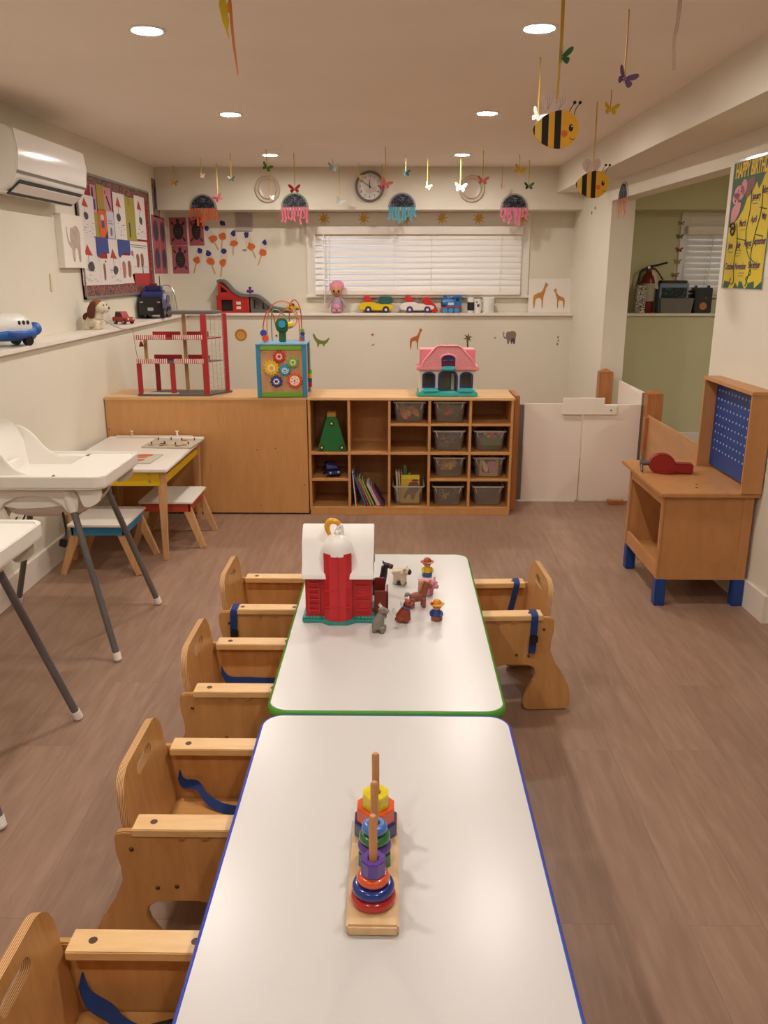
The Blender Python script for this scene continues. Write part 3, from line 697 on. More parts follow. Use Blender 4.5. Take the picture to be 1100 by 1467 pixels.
# ---- wooden stacking toy on the blue-edged table
TZ = .46
PEGW = wood('peg_wood', '#c98f5f', '#b0764a', (6, 6, .5), 20, .5, .5)
t = thing('peg_stacker', 'pale wooden base with three tall pegs, lengthwise on the blue-edged table', 'stacking toy', (-.035, 1.29, TZ))
obj('base_board', B().box(-.0445, .0445, -.155, .155, 0, .022, .004), wood('pale_wood', '#d9b88c', '#c9a274', (3, .6, 3), 14, .5, .5), t)
PEG = [-.093, .002, .094]
for y_ in PEG: obj('peg', B().tube([(0, y_, .02), (0, y_, .188), (0, y_, .192)], [.0072, .0072, .0045], 14), PEGW, t)
def ring(label, k, z, r, h, c, kind):
    b = B(); n = 8 if kind == 'oct' else 40
    if kind == 'oct':
        a = PI / 8; O = [(r * math.cos(a + i * PI / 4), r * math.sin(a + i * PI / 4)) for i in range(8)]
        b.plate([O, ell(0, 0, .0095, n=14)], 0, h, XY, bev=.0015)
    else:
        pr = [(.0095, 0), (r - h * .42, 0)] + [(r - h * .42 + h * .42 * math.cos(u), h / 2 + h / 2 * math.sin(u)) for u in [-PI / 2 + PI * i / 8 for i in range(1, 8)]] + [(r - h * .42, h), (.0095, h)]
        b.lathe(pr + [pr[0]], 40, caps=False)
    o = obj('stacking_ring', b, mat('lacquer_' + c[1:], c, .22, coat=.5), None, ang=30 if kind == 'oct' else 60)
    o.location = (-.035, 1.29 + PEG[k], TZ + .022 + z); tag(o, label, 'stacking ring', 'wooden pieces threaded on the stacking pegs'); return o
ring('red wooden disc at the bottom of the nearest stack', 0, 0, .0395, .0195, '#b32424', 'r'); ring('dark blue wooden disc above the red one in the nearest stack', 0, .0196, .037, .0195, '#1b2f7d', 'r')
ring('orange wooden disc below the purple octagon in the nearest stack', 0, .0392, .0285, .017, '#d9562a', 'r'); ring('purple wooden octagon on top of the nearest stack', 0, .0563, .0225, .029, '#5a3a94', 'oct')
ring('green wooden octagon at the bottom of the middle stack', 1, 0, .0315, .0285, '#2f6b45', 'oct'); ring('purple wooden disc in the middle stack', 1, .0286, .0315, .0185, '#553a86', 'r')
ring('green wooden disc in the middle stack', 1, .0472, .0285, .0185, '#2c6b35', 'r'); ring('light blue wooden disc on top of the middle stack', 1, .0658, .0235, .0195, '#3f6fb8', 'r')
ring('dark blue wooden octagon at the bottom of the farthest stack', 2, 0, .044, .0285, '#2f3a78', 'oct'); ring('orange wooden octagon in the farthest stack', 2, .0286, .0385, .0285, '#d95a2c', 'oct'); ring('yellow wooden octagon on top of the farthest stack', 2, .0572, .0265, .0285, '#d9c81f', 'oct')

# ---- red toy barn
BR = mat('barn_red', '#bf1f26', .35); TEAL = mat('teal_plastic', '#2f8f84', .4); BW = mat('barn_white', '#e8e4e0', .3)
t = thing('toy_barn', 'red plastic toy barn with white roof, silo and teal base on the green-edged table', 'toy barn', (-.177, 2.50, TZ))
b = B(); b.box(-.1145, .1145, -.078, .075, 0, .016, .004); b.plate([(-.055, -.078), (.055, -.078), (.03, -.098), (-.03, -.098)], 0, .015, XY, bev=.002); obj('base', b, TEAL, t)
for s in (-1, 1):
    b = B()
    for i in range(7):
        for j in range(3): b.sph((s * (.045 + i * .0105), -.072 + j * .008, .0165), (.006, .005, .003), 8, 5)
    obj('flower_bed', b, TEAL, t)
ez = .163; W_ = .112
gam = [(-.066, .015), (.066, .015), (.066, ez), (.040, ez + .07), (0, ez + .118), (-.040, ez + .07), (-.066, ez)]
b = B(); b.plate(gam, -W_ + .008, W_ - .008, SIDE); obj('walls', b, BR, t)
rf = [(-.088, ez - .012), (-.086, ez + .004), (-.062, ez + .028), (-.052, ez + .09), (-.02, ez + .132), (0, ez + .142), (.02, ez + .132), (.052, ez + .09), (.062, ez + .028), (.086, ez + .004), (.088, ez - .012), (.07, ez - .012), (.045, ez + .08), (0, ez + .12), (-.045, ez + .08), (-.07, ez - .012)]
obj('roof', B().plate(rf, -W_, W_, SIDE, bev=.002), BW, t, ang=50)
oc = [(-.043, -.05), (.043, -.05), (.043, -.082), (.026, -.097), (-.026, -.097), (-.043, -.082)]
b = B(); b.plate(oc, .014, ez + .072, XY); b.box(-.002, .002, -.1005, -.09, .012, ez + .07); 
for z in (.06, .115): b.box(-.040, .040, -.0985, -.09, z, z + .003)
obj('silo', b, BR, t)
obj('silo_dome', B().lathe([(.047, ez + .064), (.0475, ez + .078), (.043, ez + .098), (.032, ez + .116), (.015, ez + .126), (0, ez + .129)], 28, Matrix.Translation((0, -.062, 0)) @ Matrix.Diagonal((1, .82, 1, 1))), BW, t, ang=60)
for s in (-1, 1):
    b = B(); x = s * .076
    if s < 0:
        for q in (-.018, .014): b.box(x + q - .0, x + q + .004, -.073, -.069, .03, ez - .025)
        for i in range(6): b.box(x - .018, x + .018, -.0725, -.069, .038 + i * .018, .043 + i * .018)
    else:
        for z in (.04, .09): b.plate([rrect(x - .022, z, x + .022, z + .035, .004), rrect(x - .018, z + .004, x + .018, z + .031, .004)], .069, .0725, FRONT)
    obj('wall_relief', b, BR, t)
b = B(); b.tube(spline([(-.025, -.06, ez + .125), (-.032, -.06, ez + .15), (-.022, -.06, ez + .168), (-.002, -.06, ez + .165), (.006, -.06, ez + .155)], 6), [.006 + .004 * math.sin(i / 24 * PI) for i in range(25)], 10); b.sph((-.012, -.06, ez + .166), (.012, .008, .006)); obj('weather_vane_horn', b, pm('#d99a1e'), t)
b = B(); b.tube(spline([(-.008, -.06, ez + .128), (.004, -.062, ez + .15), (.012, -.06, ez + .155), (.014, -.058, ez + .125)], 6), .0055, 10); b.sph((.0, -.064, ez + .132), .009); obj('weather_vane_bird', b, BW, t)
b = B(); b.box(.112, .145, .02, .03, .012, .115, .002); b.box(.112, .156, -.04, -.03, .016, .092, .002); b.box(.15, .156, -.04, .03, .016, .09, .001)
obj('stall_fence', b, mat('stall_brown', '#7c2b20', .45), t)

# ---- small farm animals and people
def animal(label, name, cat, loc, rz, body, c, sc=1.0):
    t = thing(name, label, cat, loc, rz, 'small plastic farm figures on the green-edged table')
    t.scale = (sc, sc, sc); b = B(); body(b); fuse(obj('body', b, mat('toy_' + c[1:], c, .45), t)); return t
EYE = mat('toy_eye', '#141210', .3)
def eyes(t, pts, r=.0018):
    for p in pts: obj('eye', B().sph(p, r, 8, 6), EYE, t)
def legs(b, xs, ys, z, r):
    for x in xs:
        for y_ in ys: b.tube([(x, y_, .001), (x, y_, z)], [r * .95, r * 1.1], 10)
# sheep (faces +x)
def bd(b):
    b.sph((0, 0, .034), (.026, .019, .021)); legs(b, (-.014, .014), (-.009, .009), .026, .008); b.sph((.024, 0, .052), (.014, .013, .015)); b.tube([(.012, 0, .04), (.022, 0, .052)], .014)
    for i in range(16): b.sph((-.02 + .012 * (i % 4), (-.012 + .008 * (i // 4)), .046 + .005 * ((i * 7) % 3) * .5), .008, 8, 6)
t = animal('cream toy sheep with black face, right of the barn', 'toy_sheep', 'toy animal', (.018, 2.765, TZ), math.radians(-20), bd, '#cbb9a0')
b = B(); b.sph((.035, 0, .05), (.0085, .0095, .011)); obj('face', b, EYE, t); b = B(); b.box(-.024, .024, -.016, .016, 0, .011, .005); obj('hooves', b, pm('#4a4645'), t)
for s in (-1, 1): obj('horn', B().tube(spline([(.024, s * .009, .063), (.020, s * .017, .062), (.022, s * .018, .052), (.029, s * .015, .052)], 4), .0035, 8), pm('#b9a78c'), t)
# pig
def bd(b):
    b.sph((-.004, 0, .036), (.027, .021, .023)); legs(b, (-.017, .013), (-.010, .010), .026, .0085); b.sph((.024, 0, .044), (.017, .018, .018)); b.cyl((.032, 0, .041), (.047, 0, .039), .0085, .0075)
    for s in (-1, 1): b.tube([(.022, s * .012, .056), (.027, s * .016, .069)], [.006, .0015], 8)
t = animal('pink toy pig behind the brown toy horse', 'toy_pig', 'toy animal', (.108, 2.665, TZ), math.radians(-35), bd, '#c9808c')
eyes(t, [(.038, s * .009, .051) for s in (-1, 1)]); obj('tail', B().tube([(-.03 + .002 * math.cos(u), .003 * math.sin(u), .04 + .0009 * u) for u in [i * .7 for i in range(16)]], .0016, 6), mat('toy_c9808c', '#c9808c'), t)
# brown horse
def bd(b):
    b.sph((-.004, 0, .037), (.027, .015, .017)); legs(b, (-.021, .017), (-.008, .008), .034, .0075); b.tube([(.014, 0, .042), (.022, 0, .062), (.026, 0, .078)], [.014, .012, .011]); b.tube([(.022, 0, .080), (.036, 0, .074), (.046, 0, .067)], [.011, .009, .0075])
    for s in (-1, 1): b.tube([(.021, s * .006, .085), (.019, s * .008, .095)], [.004, .0015], 6)
t = animal('brown toy horse with tan mane, in front of the pig', 'toy_horse', 'toy animal', (.078, 2.555, TZ), math.radians(12), bd, '#8a4a35')
obj('mane', B().tube(spline([(.022, 0, .092), (.012, 0, .086), (.008, 0, .07), (.004, 0, .055)], 5), [.005] * 15 + [.003], 8), pm('#b98a5c'), t); obj('tail', B().tube(spline([(-.028, 0, .044), (-.038, 0, .05), (-.042, 0, .038)], 5), [.004, .0045, .005, .0055, .006, .0065, .007, .0065, .006, .0055, .004], 8), pm('#8d8078'), t); eyes(t, [(.033, s * .0085, .079) for s in (-1, 1)])
# dog, sitting
def bd(b):
    b.tube([(-.012, 0, .014), (.0, 0, .034), (.009, 0, .055)], [.018, .0165, .011]); b.sph((.012, 0, .067), (.014, .0125, .0125)); b.cyl((.018, 0, .064), (.032, 0, .062), .008, .0065)
    for s in (-1, 1): b.tube([(.013, s * .008, .004), (.010, s * .008, .04)], [.007, .0075]); b.sph((-.01, s * .013, .011), (.017, .008, .0105))
t = animal('reddish brown toy dog with white ears and blue collar, in front of the toy horse', 'toy_dog', 'toy animal', (.03, 2.435, TZ), math.radians(-25), bd, '#8a3a1e')
for s in (-1, 1): obj('ear', B().tube(spline([(.006, s * .010, .077), (.0, s * .017, .072), (.0, s * .018, .058)], 4), [.003, .004, .005, .0055, .006, .006, .005, .004, .003], 8), pm('#d9cfc6'), t)
obj('collar', B().tube([(.008 + .0125 * math.cos(u), .0125 * math.sin(u), .0535 - .003 * math.cos(u)) for u in [2 * PI * i / 20 for i in range(20)]], .0028, 8, closed=True), pm('#2b4f9e'), t); obj('collar_tag', B().sph((.022, 0, .046), (.002, .004, .004)), pm('#c9971f'), t)
obj('tail', B().tube(spline([(-.026, 0, .018), (-.036, 0, .03), (-.038, 0, .042)], 4), [.004] * 8 + [.002], 8), pm('#d9cfc6'), t); eyes(t, [(.022, s * .007, .073) for s in (-1, 1)]); obj('nose', B().sph((.033, 0, .065), .003), EYE, t)
# goat
def bd(b):
    b.tube([(-.006, 0, .012), (-.003, 0, .034), (.006, 0, .06)], [.019, .019, .0115]); b.sph((.009, 0, .073), (.0125, .011, .012)); b.tube([(.014, 0, .074), (.030, 0, .07)], [.009, .0065]); legs(b, (-.012, .012), (-.010, .010), .02, .0075)
    for s in (-1, 1): b.tube([(.006, s * .008, .08), (.0, s * .016, .08)], [.005, .002], 8)
t = animal('grey toy goat standing at the near right corner of the barn', 'toy_goat', 'toy animal', (-.047, 2.358, TZ), math.radians(-15), bd, '#7f7871')
for s in (-1, 1): obj('horn', B().tube([(.006, s * .004, .083), (-.001, s * .006, .093)], [.003, .001], 8), pm('#d6cdc0'), t)
eyes(t, [(.018, s * .008, .078) for s in (-1, 1)])
# black horse looking over the stall
def bd(b):
    b.sph((-.01, 0, .045), (.03, .016, .018)); legs(b, (-.026, .010), (-.008, .008), .04, .0075); b.tube([(.006, 0, .05), (.012, 0, .085), (.014, 0, .108)], [.014, .013, .012]); b.tube([(.012, 0, .112), (.032, 0, .108), (.044, 0, .104)], [.012, .009, .009])
    for s in (-1, 1): b.tube([(.010, s * .006, .118), (.007, s * .008, .128)], [.004, .0015], 6)
t = animal('black toy horse looking out behind the barn', 'toy_horse', 'toy animal', (-.048, 2.67, TZ), 0, bd, '#1d1714', .95)
obj('bridle', B().tube([(.033, .0105 * math.cos(u), .107 + .0105 * math.sin(u)) for u in [2 * PI * i / 16 for i in range(16)]], .002, 6, closed=True), pm('#a3223a'), t)
def farmer(label, loc, rz, hat, brim, shirt, low, hair):
    t = thing('toy_farmer', label, 'toy figure', loc, rz, 'small plastic farm figures on the green-edged table')
    b = B(); b.lathe([(.017, 0), (.0175, .006), (.0165, .014), (.014, .028), (.010, .036), (0, .038)], 24); obj('torso', b, pm(shirt), t)
    obj('trousers', B().lathe([(.0178, -.0), (.0184, .006), (.0172, .016), (.010, .0165), (0, .0165)], 24), pm(low), t)
    for s in (-1, 1): obj('arm', B().tube(spline([(0, s * .011, .032), (.004, s * .018, .024), (.012, s * .013, .018)], 4), .0052, 8), pm(shirt), t)
    obj('head', B().sph((0, 0, .047), .0138, 18, 12), pm('#c98f63', .5), t)
    obj('hat', B().lathe([(brim, .053), (brim + .001, .0545), (.014, .057), (.0125, .064), (.008, .069), (0, .070)], 28, Matrix.Translation((-.001, 0, 0))), pm(hat), t)
    obj('hair', B().sph((-.004, 0, .047), (.0135, .0145, .0135)), pm(hair), t); eyes(t, [(.0125, s * .005, .048) for s in (-1, 1)]); return t
farmer('toy farmer in a brown hat, behind the pink pig', (.118, 2.85, TZ), math.radians(-80), '#9c4a24', .024, '#d0a51c', '#31507f', '#8a5a33')
f = farmer('toy farm girl in a yellow hat with a red flower', (.134, 2.452, TZ), math.radians(-110), '#cf8a1b', .023, '#2c4487', '#8a4a2c', '#cf8a1b')
obj('hat_flower', B().sph((.014, -.012, .060), (.004, .005, .005)), pm('#a8261c'), f)

# ---- pink and white dollhouse on the cubby shelf
SZ = .767
PINK = mat('dollhouse_pink', '#e08f96', .4); CREAM = mat('dollhouse_cream', '#e6dcc6', .4); AQUA = mat('aqua_plastic', '#3fb3b0', .4); NAVY = mat('navy_plastic', '#2b3578', .4)
t = thing('dollhouse', 'toy dollhouse with pink roof, navy windows and aqua base on the cubby shelf', 'dollhouse', (.327, 5.36, SZ)); k = .0044
def hole_arch(cx, z0, z1, w): return [(cx - w, z0), (cx + w, z0)] + ell(cx, z1 - w * .6, w, w * .6, 10, 0, PI)
b = B(); b.box(-.188, .188, -.13, .10, 0, .03, .006); b.box(-.16, -.05, -.135, -.10, .02, .052, .012); b.box(.06, .17, -.135, -.10, .02, .052, .012); b.box(-.045, .05, -.142, -.10, 0, .026, .006); obj('base', b, AQUA, t)
wx = .178; wz = .165
fr = [[(-wx, .03), (wx, .03), (wx, wz), (-wx, wz)], hole_arch(-.118, .06, .147, .034), hole_arch(.002, .031, .155, .052), hole_arch(.118, .06, .147, .034)]
b = B(); b.plate(fr, .095, .105, FRONT); b.box(-wx, -wx + .01, -.095, .09, .03, wz); b.box(wx - .01, wx, -.095, .09, .03, wz); b.box(-.06, -.055, -.0, .09, .03, wz); b.box(.03, .05, .0, .01, .03, wz); obj('walls', b, CREAM, t)
for cx, z0, z1, w in ((-.118, .06, .147, .034), (.118, .06, .147, .034)):
    h0, h1 = hole_arch(cx, z0 - .006, z1 + .007, w + .007), hole_arch(cx, z0 + .003, z1 - .002, w - .002); wn = obj('window_surround', B().plate([h0, h1], .102, .112, FRONT), NAVY, t)
obj('door_surround', B().plate([hole_arch(.002, .027, .166, .062), hole_arch(.002, .029, .152, .05)], .102, .116, FRONT), NAVY, t)
b = B(); b.box(-.196, .196, -.128, .105, wz, wz + .022, .004); obj('eave', b, PINK, t)
tz = wz + .02; hm = .115; md = [(-.16, tz), (.165, tz), (.15, tz + .035), (.075, tz + .115), (.06, tz + .122), (-.06, tz + .122), (-.075, tz + .115), (-.145, tz + .035)]
wh = hole_arch(.002, tz + .002, tz + .073, .043)
SH = scribble('pink_shingle', '#d37f88', '#e59aa0', 160, .5, .45)
b = B(); b.plate([md, wh], .09, .125, FRONT); obj('front_gable', b, SH, t)
b = B(); R_ = [(-.165, tz), (-.148, tz + .04), (-.078, tz + .121), (-.06, tz + .130), (.06, tz + .130), (.078, tz + .121), (.152, tz + .04), (.17, tz)]
b.tube([(x, -.122, z) for x, z in R_], .007, 8); b.tube([(x, -.124, z) for x, z in hole_arch(.002, tz, tz + .078, .05)[1:]], .006, 8); obj('gable_trim', b, PINK, t)
b = B(); b.plate([(-.10, tz), (.10, tz), (.085, tz + .10), (-.085, tz + .10)], -.172, .172, SIDE); obj('main_roof', b, mat('dollhouse_rose', '#cf6f78', .45), t); obj('roof_cap', B().box(-.176, .176, -.07, .09, tz + .088, tz + .104, .004), PINK, t)
obj('upper_window', B().plate([hole_arch(.002, tz - .002, tz + .073, .044), [(-.036, tz + .004), (-.004, tz + .004), (-.004, tz + .032), (-.036, tz + .032)], [(.008, tz + .004), (.04, tz + .004), (.04, tz + .032), (.008, tz + .032)], [(-.034, tz + .038), (-.004, tz + .038), (-.004, tz + .06), (-.024, tz + .056)], [(.008, tz + .038), (.038, tz + .038), (.028, tz + .056), (.008, tz + .06)]], .11, .118, FRONT), NAVY, t)
obj('upper_room', B().box(-.04, .044, -.1085, -.10, tz, tz + .034), pm('#8a1f22'), t)
obj('flower_box', B().box(-.042, .046, -.146, -.11, tz - .022, tz + .004, .008), AQUA, t)
obj('inner_room', B().box(-.165, .165, .07, .085, .03, wz), pm('#b3a596'), t)

# ---- wooden activity cube with bead maze
CY, CZ = 5.345, SZ
t = thing('activity_cube', 'wooden activity cube with coloured gears and a bead maze on top', 'activity cube', (-.712, CY, CZ), math.radians(1.5))
hw = .155; h = .325
CB = mat('cube_blue', '#2f86b0', .45); CG = mat('cube_green', '#6fa32c', .45); CW = wood('cube_panel', '#cc9f74', '#bb8a5f', (4, 4, .8), 10, .5, .5)
obj('core', B().box(-hw + .014, hw - .014, -hw + .008, hw - .008, .01, h - .008), CW, t)
for sx in (-1, 1):
    for sy in (-1, 1): obj('corner_post', B().box(sx * hw - (.026 if sx > 0 else 0), sx * hw + (.026 if sx < 0 else 0), sy * hw - (.022 if sy > 0 else 0), sy * hw + (.022 if sy < 0 else 0), 0, h - .002, .003), CB, t)
for sy in (-1, 1):
    for z in (.003, h - .032): obj('cross_rail', B().box(-hw + .026, hw - .026, sy * (hw - .004) - .006, sy * (hw - .004) + .006, z, z + .028, .002), CG, t)
obj('lid', B().box(-hw - .004, hw + .004, -hw - .004, hw + .004, h - .003, h + .006, .003), mat('cube_lid', '#6f9fc4', .4), t)
def gear(cx, cz, r, n, c, inner, style):
    O = []
    for i in range(n):
        for a, q in ((0, 1), (.25, 1), (.5, .82), (.75, .82)): O.append((cx + r * q * math.cos(2 * PI * (i + a) / n), cz + r * q * math.sin(2 * PI * (i + a) / n)))
    g = obj('gear', B().plate(O, hw - .008, hw + .004, FRONT, bev=.001), mat('gear_' + c[1:], c, .4), t)
    I = mat('gear_face_' + inner[1:], inner, .45); b = B()
    if style == 'star': b.plate([star(cx, cz, r * .62, r * .36, 12), ell(cx, cz, r * .26, n=16)], hw + .003, hw + .0055, FRONT)
    elif style == 'spiral': b.tube([(cx + r * (.08 + .5 * u) * math.cos(u * 13), -hw - .0045, cz + r * (.08 + .5 * u) * math.sin(u * 13)) for u in [j / 40 for j in range(41)]], r * .07, 6)
    else: b.plate([ell(cx, cz, r * .62, n=28)] + [ell(cx + r * .4 * math.cos(2 * PI * j / 6 + .4), cz + r * .4 * math.sin(2 * PI * j / 6 + .4), r * .09, n=10) for j in range(6)], hw + .003, hw + .0055, FRONT)
    obj('gear_print', b, I, g); obj('gear_hub', B().cyl((cx, -hw - .003, cz), (cx, -hw - .008, cz), r * .13, n=14), mat('gear_' + c[1:], c, .4), g)
for a in ((-.012, .253, .040, 11, '#c22a26', '#ead9cc', 'star'), (.072, .218, .037, 12, '#7aa83a', '#e9e4cf', 'star'), (-.062, .183, .050, 14, '#e0b520', '#f0dfb0', 'star'), (.021, .169, .037, 11, '#2f93b8', '#dfe9ec', 'spiral'), (-.034, .100, .038, 10, '#24357f', '#dfe3ec', 'star'), (.080, .105, .049, 13, '#d9552c', '#efdccb', 'dots')): gear(*a)
TP = h + .006
WR, WO, WG = mat('wire_red', '#b8402f', .35), mat('wire_orange', '#dd6a3a', .35), mat('wire_green', '#5f8f5a', .35)
def wire(pts, m): obj('bead_wire', B().tube(spline(pts, 8), .0035, 8), m, t)
wire([(-.112, -.06, TP), (-.115, -.06, .10 + TP), (-.09, -.05, .185 + TP), (-.055, -.04, .17 + TP), (-.04, -.03, .10 + TP), (-.025, -.03, .075 + TP)], WR)
wire([(-.10, .02, TP), (-.098, .02, .14 + TP), (-.06, .01, .225 + TP), (.005, 0, .25 + TP), (.07, .0, .215 + TP), (.10, .01, .13 + TP), (.105, .01, TP)], WO)
wire([(-.03, .03, .10 + TP), (-.03, .03, .15 + TP), (.02, .03, .195 + TP), (.075, .03, .17 + TP), (.085, .03, .12 + TP), (.05, .0, .085 + TP), (.0, .0, .09 + TP)], WO)
wire([(.035, .06, .09 + TP), (.04, .06, .19 + TP), (.055, .05, .245 + TP), (.085, .05, .25 + TP), (.11, .05, .19 + TP), (.115, .05, .09 + TP), (.118, .05, TP)], WR)
wire([(-.08, .09, TP), (-.078, .09, .17 + TP), (-.04, .09, .19 + TP), (.03, .09, .14 + TP), (.09, .08, .14 + TP), (.10, .09, TP)], WG)
b = B(); b.box(-.022, .022, -.04, -.02, TP, TP + .075, .004); b.plate(smooth2([(-.03, .06), (.03, .055), (.04, .10), (.03, .14), (.0, .15), (-.035, .14), (-.045, .10)], 2), .02, .04, frame((0, 0, TP)), bev=.003); obj('maze_tree', b, mat('tree_green', '#1f5a30', .4), t)
for x, z, c, r in ((-.115, .052, '#2a4a9a', .02), (-.105, .02, '#d0512a', .021), (.118, .062, '#7aa83a', .013), (.12, .042, '#2a3f94', .014), (.12, .022, '#3f8fc4', .014), (.118, .004, '#d0552c', .015)):
    obj('bead', B().cyl((x, -.068 if x < 0 else .04, TP + z + r * .3), (x, -.04 if x < 0 else .062, TP + z + r * .3), r, n=18), mat('bead_' + c[1:], c, .35), t)
obj('bead', B().plate(star(.0, .112 + TP, .026, .019, 8), .044, .056, FRONT), mat('bead_2f93b8', '#2f93b8', .35), t); obj('bead', B().cyl((.035, -.02, TP + .105), (.068, -.02, TP + .11), .018, n=6), mat('bead_d9c02a', '#d9c02a', .35), t)
b = B(); b.box(hw - .002, hw + .012, -.12, -.10, .30, .305); obj('side_abacus_bar', B().tube([(hw + .012, -.03, .02), (hw + .012, -.03, .30)], .004, 8), STEEL, t)
for i, c in enumerate(('#b32a28', '#2c58a8', '#d9b41f', '#6fa32c')): obj('side_bead', B().cyl((hw + .012, -.03, .05 + i * .028), (hw + .012, -.03, .076 + i * .028), .012, n=14), mat('bead_' + c[1:], c, .35), t)

# ---- red and grey toy garage
GR = mat('garage_red', '#a8232a', .45); GG = mat('garage_grey', '#5f5a59', .5); HAZ = stripes('hazard_stripes', '#e8ddd4', '#b02a2a', 'X', 26, .5)
t = thing('toy_garage', 'open red and grey toy garage tower standing on the left shelf', 'toy garage', (-1.40, 5.36, SZ))
obj('base', B().plate([(-.235, -.115), (.22, -.115), (.335, .06), (.33, .09), (-.13, .09)], 0, .011, XY, bev=.002), GG, t)
obj('drive_pad', B().box(-.20, .02, -.11, -.07, .011, .016), pm('#c9c3ba', .5), t)
def gz(py, y_): return PY(230, py, 5.36 + y_).z - SZ
zr, zu, zl = gz(447, -.05), gz(484, -.10), gz(518, -.10)
obj('roof_slab', B().plate([(-.02, -.09), (.27, -.09), (.29, .07), (.03, .07)], zr - .012, zr + .006, XY, bev=.002), GG, t)
for nm, (x, y_), top, m, w in (('right_post', (.205, -.10), zr - .012, GR, .036), ('right_rear_post', (.305, .055), zr - .012, GR, .03), ('left_post', (-.215, -.10), zl - .012, GR, .028), ('center_post', (-.005, -.10), zl - .012, GR, .03), ('left_rear_post', (-.145, .06), zl - .012, GR, .028), ('rear_pillar', (.045, .06), zr - .012, PINE, .022)):
    obj('post', B().box(x - w / 2, x + w / 2, y_ - .009, y_ + .009, .01, top, .002), m, t)
for z in (zl, zu):
    d = obj('deck', B().plate([(-.225, -.105), (.20, -.105), (.28, .06), (-.15, .06)], z - .012, z - .004, XY), GR if z == zu else GG, t)
    obj('hazard_rail', B().box(-.225, -.03, -.115, -.105, z - .010, z + .018, .002), HAZ, d); obj('hazard_rail', B().box(.01, .20, -.115, -.105, z - .010, z + .018, .002), HAZ, d)
    obj('rear_rail', B().box(-.16, .02, .055, .062, z - .004, z + .028, .002), GR, d); obj('rear_rail', B().box(.06, .20, .055, .062, z - .004, z + .028, .002), GR, d)
for x in (-.20, -.19): obj('post', B().box(x - .006, x + .006, .0, .012, zl, zu - .012), PINE, t)
NET = clear('lift_net', '#cfc8bf', .5, .5); b = B()
for i in range(18): b.bar((.222, -.085, .03 + i * .022), (.295, .045, .03 + i * .022), .003, .003, (0, 0, 1))
for i in range(5): q = i / 4; b.bar((.222 + .073 * q, -.085 + .13 * q, .012), (.222 + .073 * q, -.085 + .13 * q, zr - .02), .003, .003, (1, 0, 0))
obj('lift_lattice', b, NET, t)
b = B(); b.cyl((-.215, -.02, zu - .03), (-.215, -.02, zu - .06), .006, .016); b.tube([(-.215, -.02, zu - .005), (-.215, -.02, zu - .03)], .0015, 6); obj('bell', b, GR, t)
obj('pull_cord', B().tube(spline([(-.262, -.02, zu + .05), (-.255, -.02, zu - .05), (-.245, -.02, zu - .14)], 6), .0015, 6), GREYM, t)

# ---- things in the cubby compartments
GPL = mat('toy_green', '#1f6b3a', .35)
t = thing('shape_sorter', 'green triangular toy with yellow-centred wheels in the upper left compartment', 'toy', (-.407, 5.215, ZM + .0085))
obj('front_panel', B().plate(smooth2([(-.085, 0), (.09, 0), (.092, .02), (.04, .205), (.03, .222), (-.022, .222), (-.034, .205), (-.088, .02)], 1), -.012, .012, frame((0, .015, 0)), bev=.003), GPL, t)
obj('rear_panel', B().plate(smooth2([(-.095, 0), (.08, 0), (.03, .205), (.02, .245), (-.03, .245), (-.045, .205)], 1), -.006, .006, frame((-.005, .14, 0)), bev=.003), mat('toy_dark_green', '#123a22', .4), t)
obj('middle_block', B().box(-.03, .028, .03, .13, .20, .245, .004), pm('#a8862c'), t)
for x, z in ((-.062, .028), (.066, .028), (.003, .183)):
    w_ = obj('wheel', B().cyl((x, .006, z), (x, -.004, z), .0135, n=18), BLACK, t); obj('hub', B().cyl((x, -.004, z), (x, -.007, z), .007, n=14), pm('#e0d35a'), w_)
def toy_car(name, label, loc, rz, L, W, Hh, c, cabin=.5, group=None, wheelc='#161618', glass='#20242c', truck=False):
    t = thing(name, label, 'toy vehicle', loc, rz, group); m = mat('toy_' + c[1:], c, .3, coat=.3); a, w = L / 2, W / 2; wr = Hh * .19
    low = smooth2([(-a, wr * .9), (a, wr * .9), (a, Hh * .38), (a * .93, Hh * .52), (a * .45, Hh * .58), (-a * .9, Hh * .60), (-a, Hh * .5)], 1)
    obj('car_body', B().plate(low, -w, w, frame((0, 0, 0), (1, 0, 0), (0, 0, 1)), bev=Hh * .04), m, t)
    x0, x1 = (-a * .75, a * .35) if not truck else (-a * .05, a * .55)
    cab = [(x0, Hh * .55), (x1, Hh * .55), (x1 - a * .28, Hh), (x0 + a * .16, Hh)]
    cb = obj('cabin', B().plate(cab, -w * .82, w * .82, frame((0, 0, 0)), bev=Hh * .03), m, t)
    gl = [(x0 + a * .12, Hh * .60), (x1 - a * .10, Hh * .60), (x1 - a * .30, Hh * .93), (x0 + a * .2, Hh * .93)]
    for s in (-1, 1): obj('window', B().plate(gl, -.0015, .0015, frame((0, s * w * .83, 0))), pm(glass, .15), cb)
    for x in (-a * .58, a * .58):
        for s in (-1, 1):
            wh = obj('wheel', B().cyl((x, s * (w - Hh * .10), wr), (x, s * (w + .002), wr), wr, n=20), pm(wheelc), t); obj('hub', B().cyl((x, s * (w + .002), wr), (x, s * (w + .005), wr), wr * .5, n=14), STEEL, wh)
    for s in (-1, 1): obj('headlight', B().sph((a, s * w * .62, Hh * .40), (.004, W * .08, W * .08), 10, 6), pm('#e4ddcf', .2), t)
    return t
toy_car('toy_car', 'dark blue toy car on the short shelf in the lower left compartment', (-.418, 5.30, ZLW + .0075), math.radians(-70), .15, .085, .085, '#141f63')
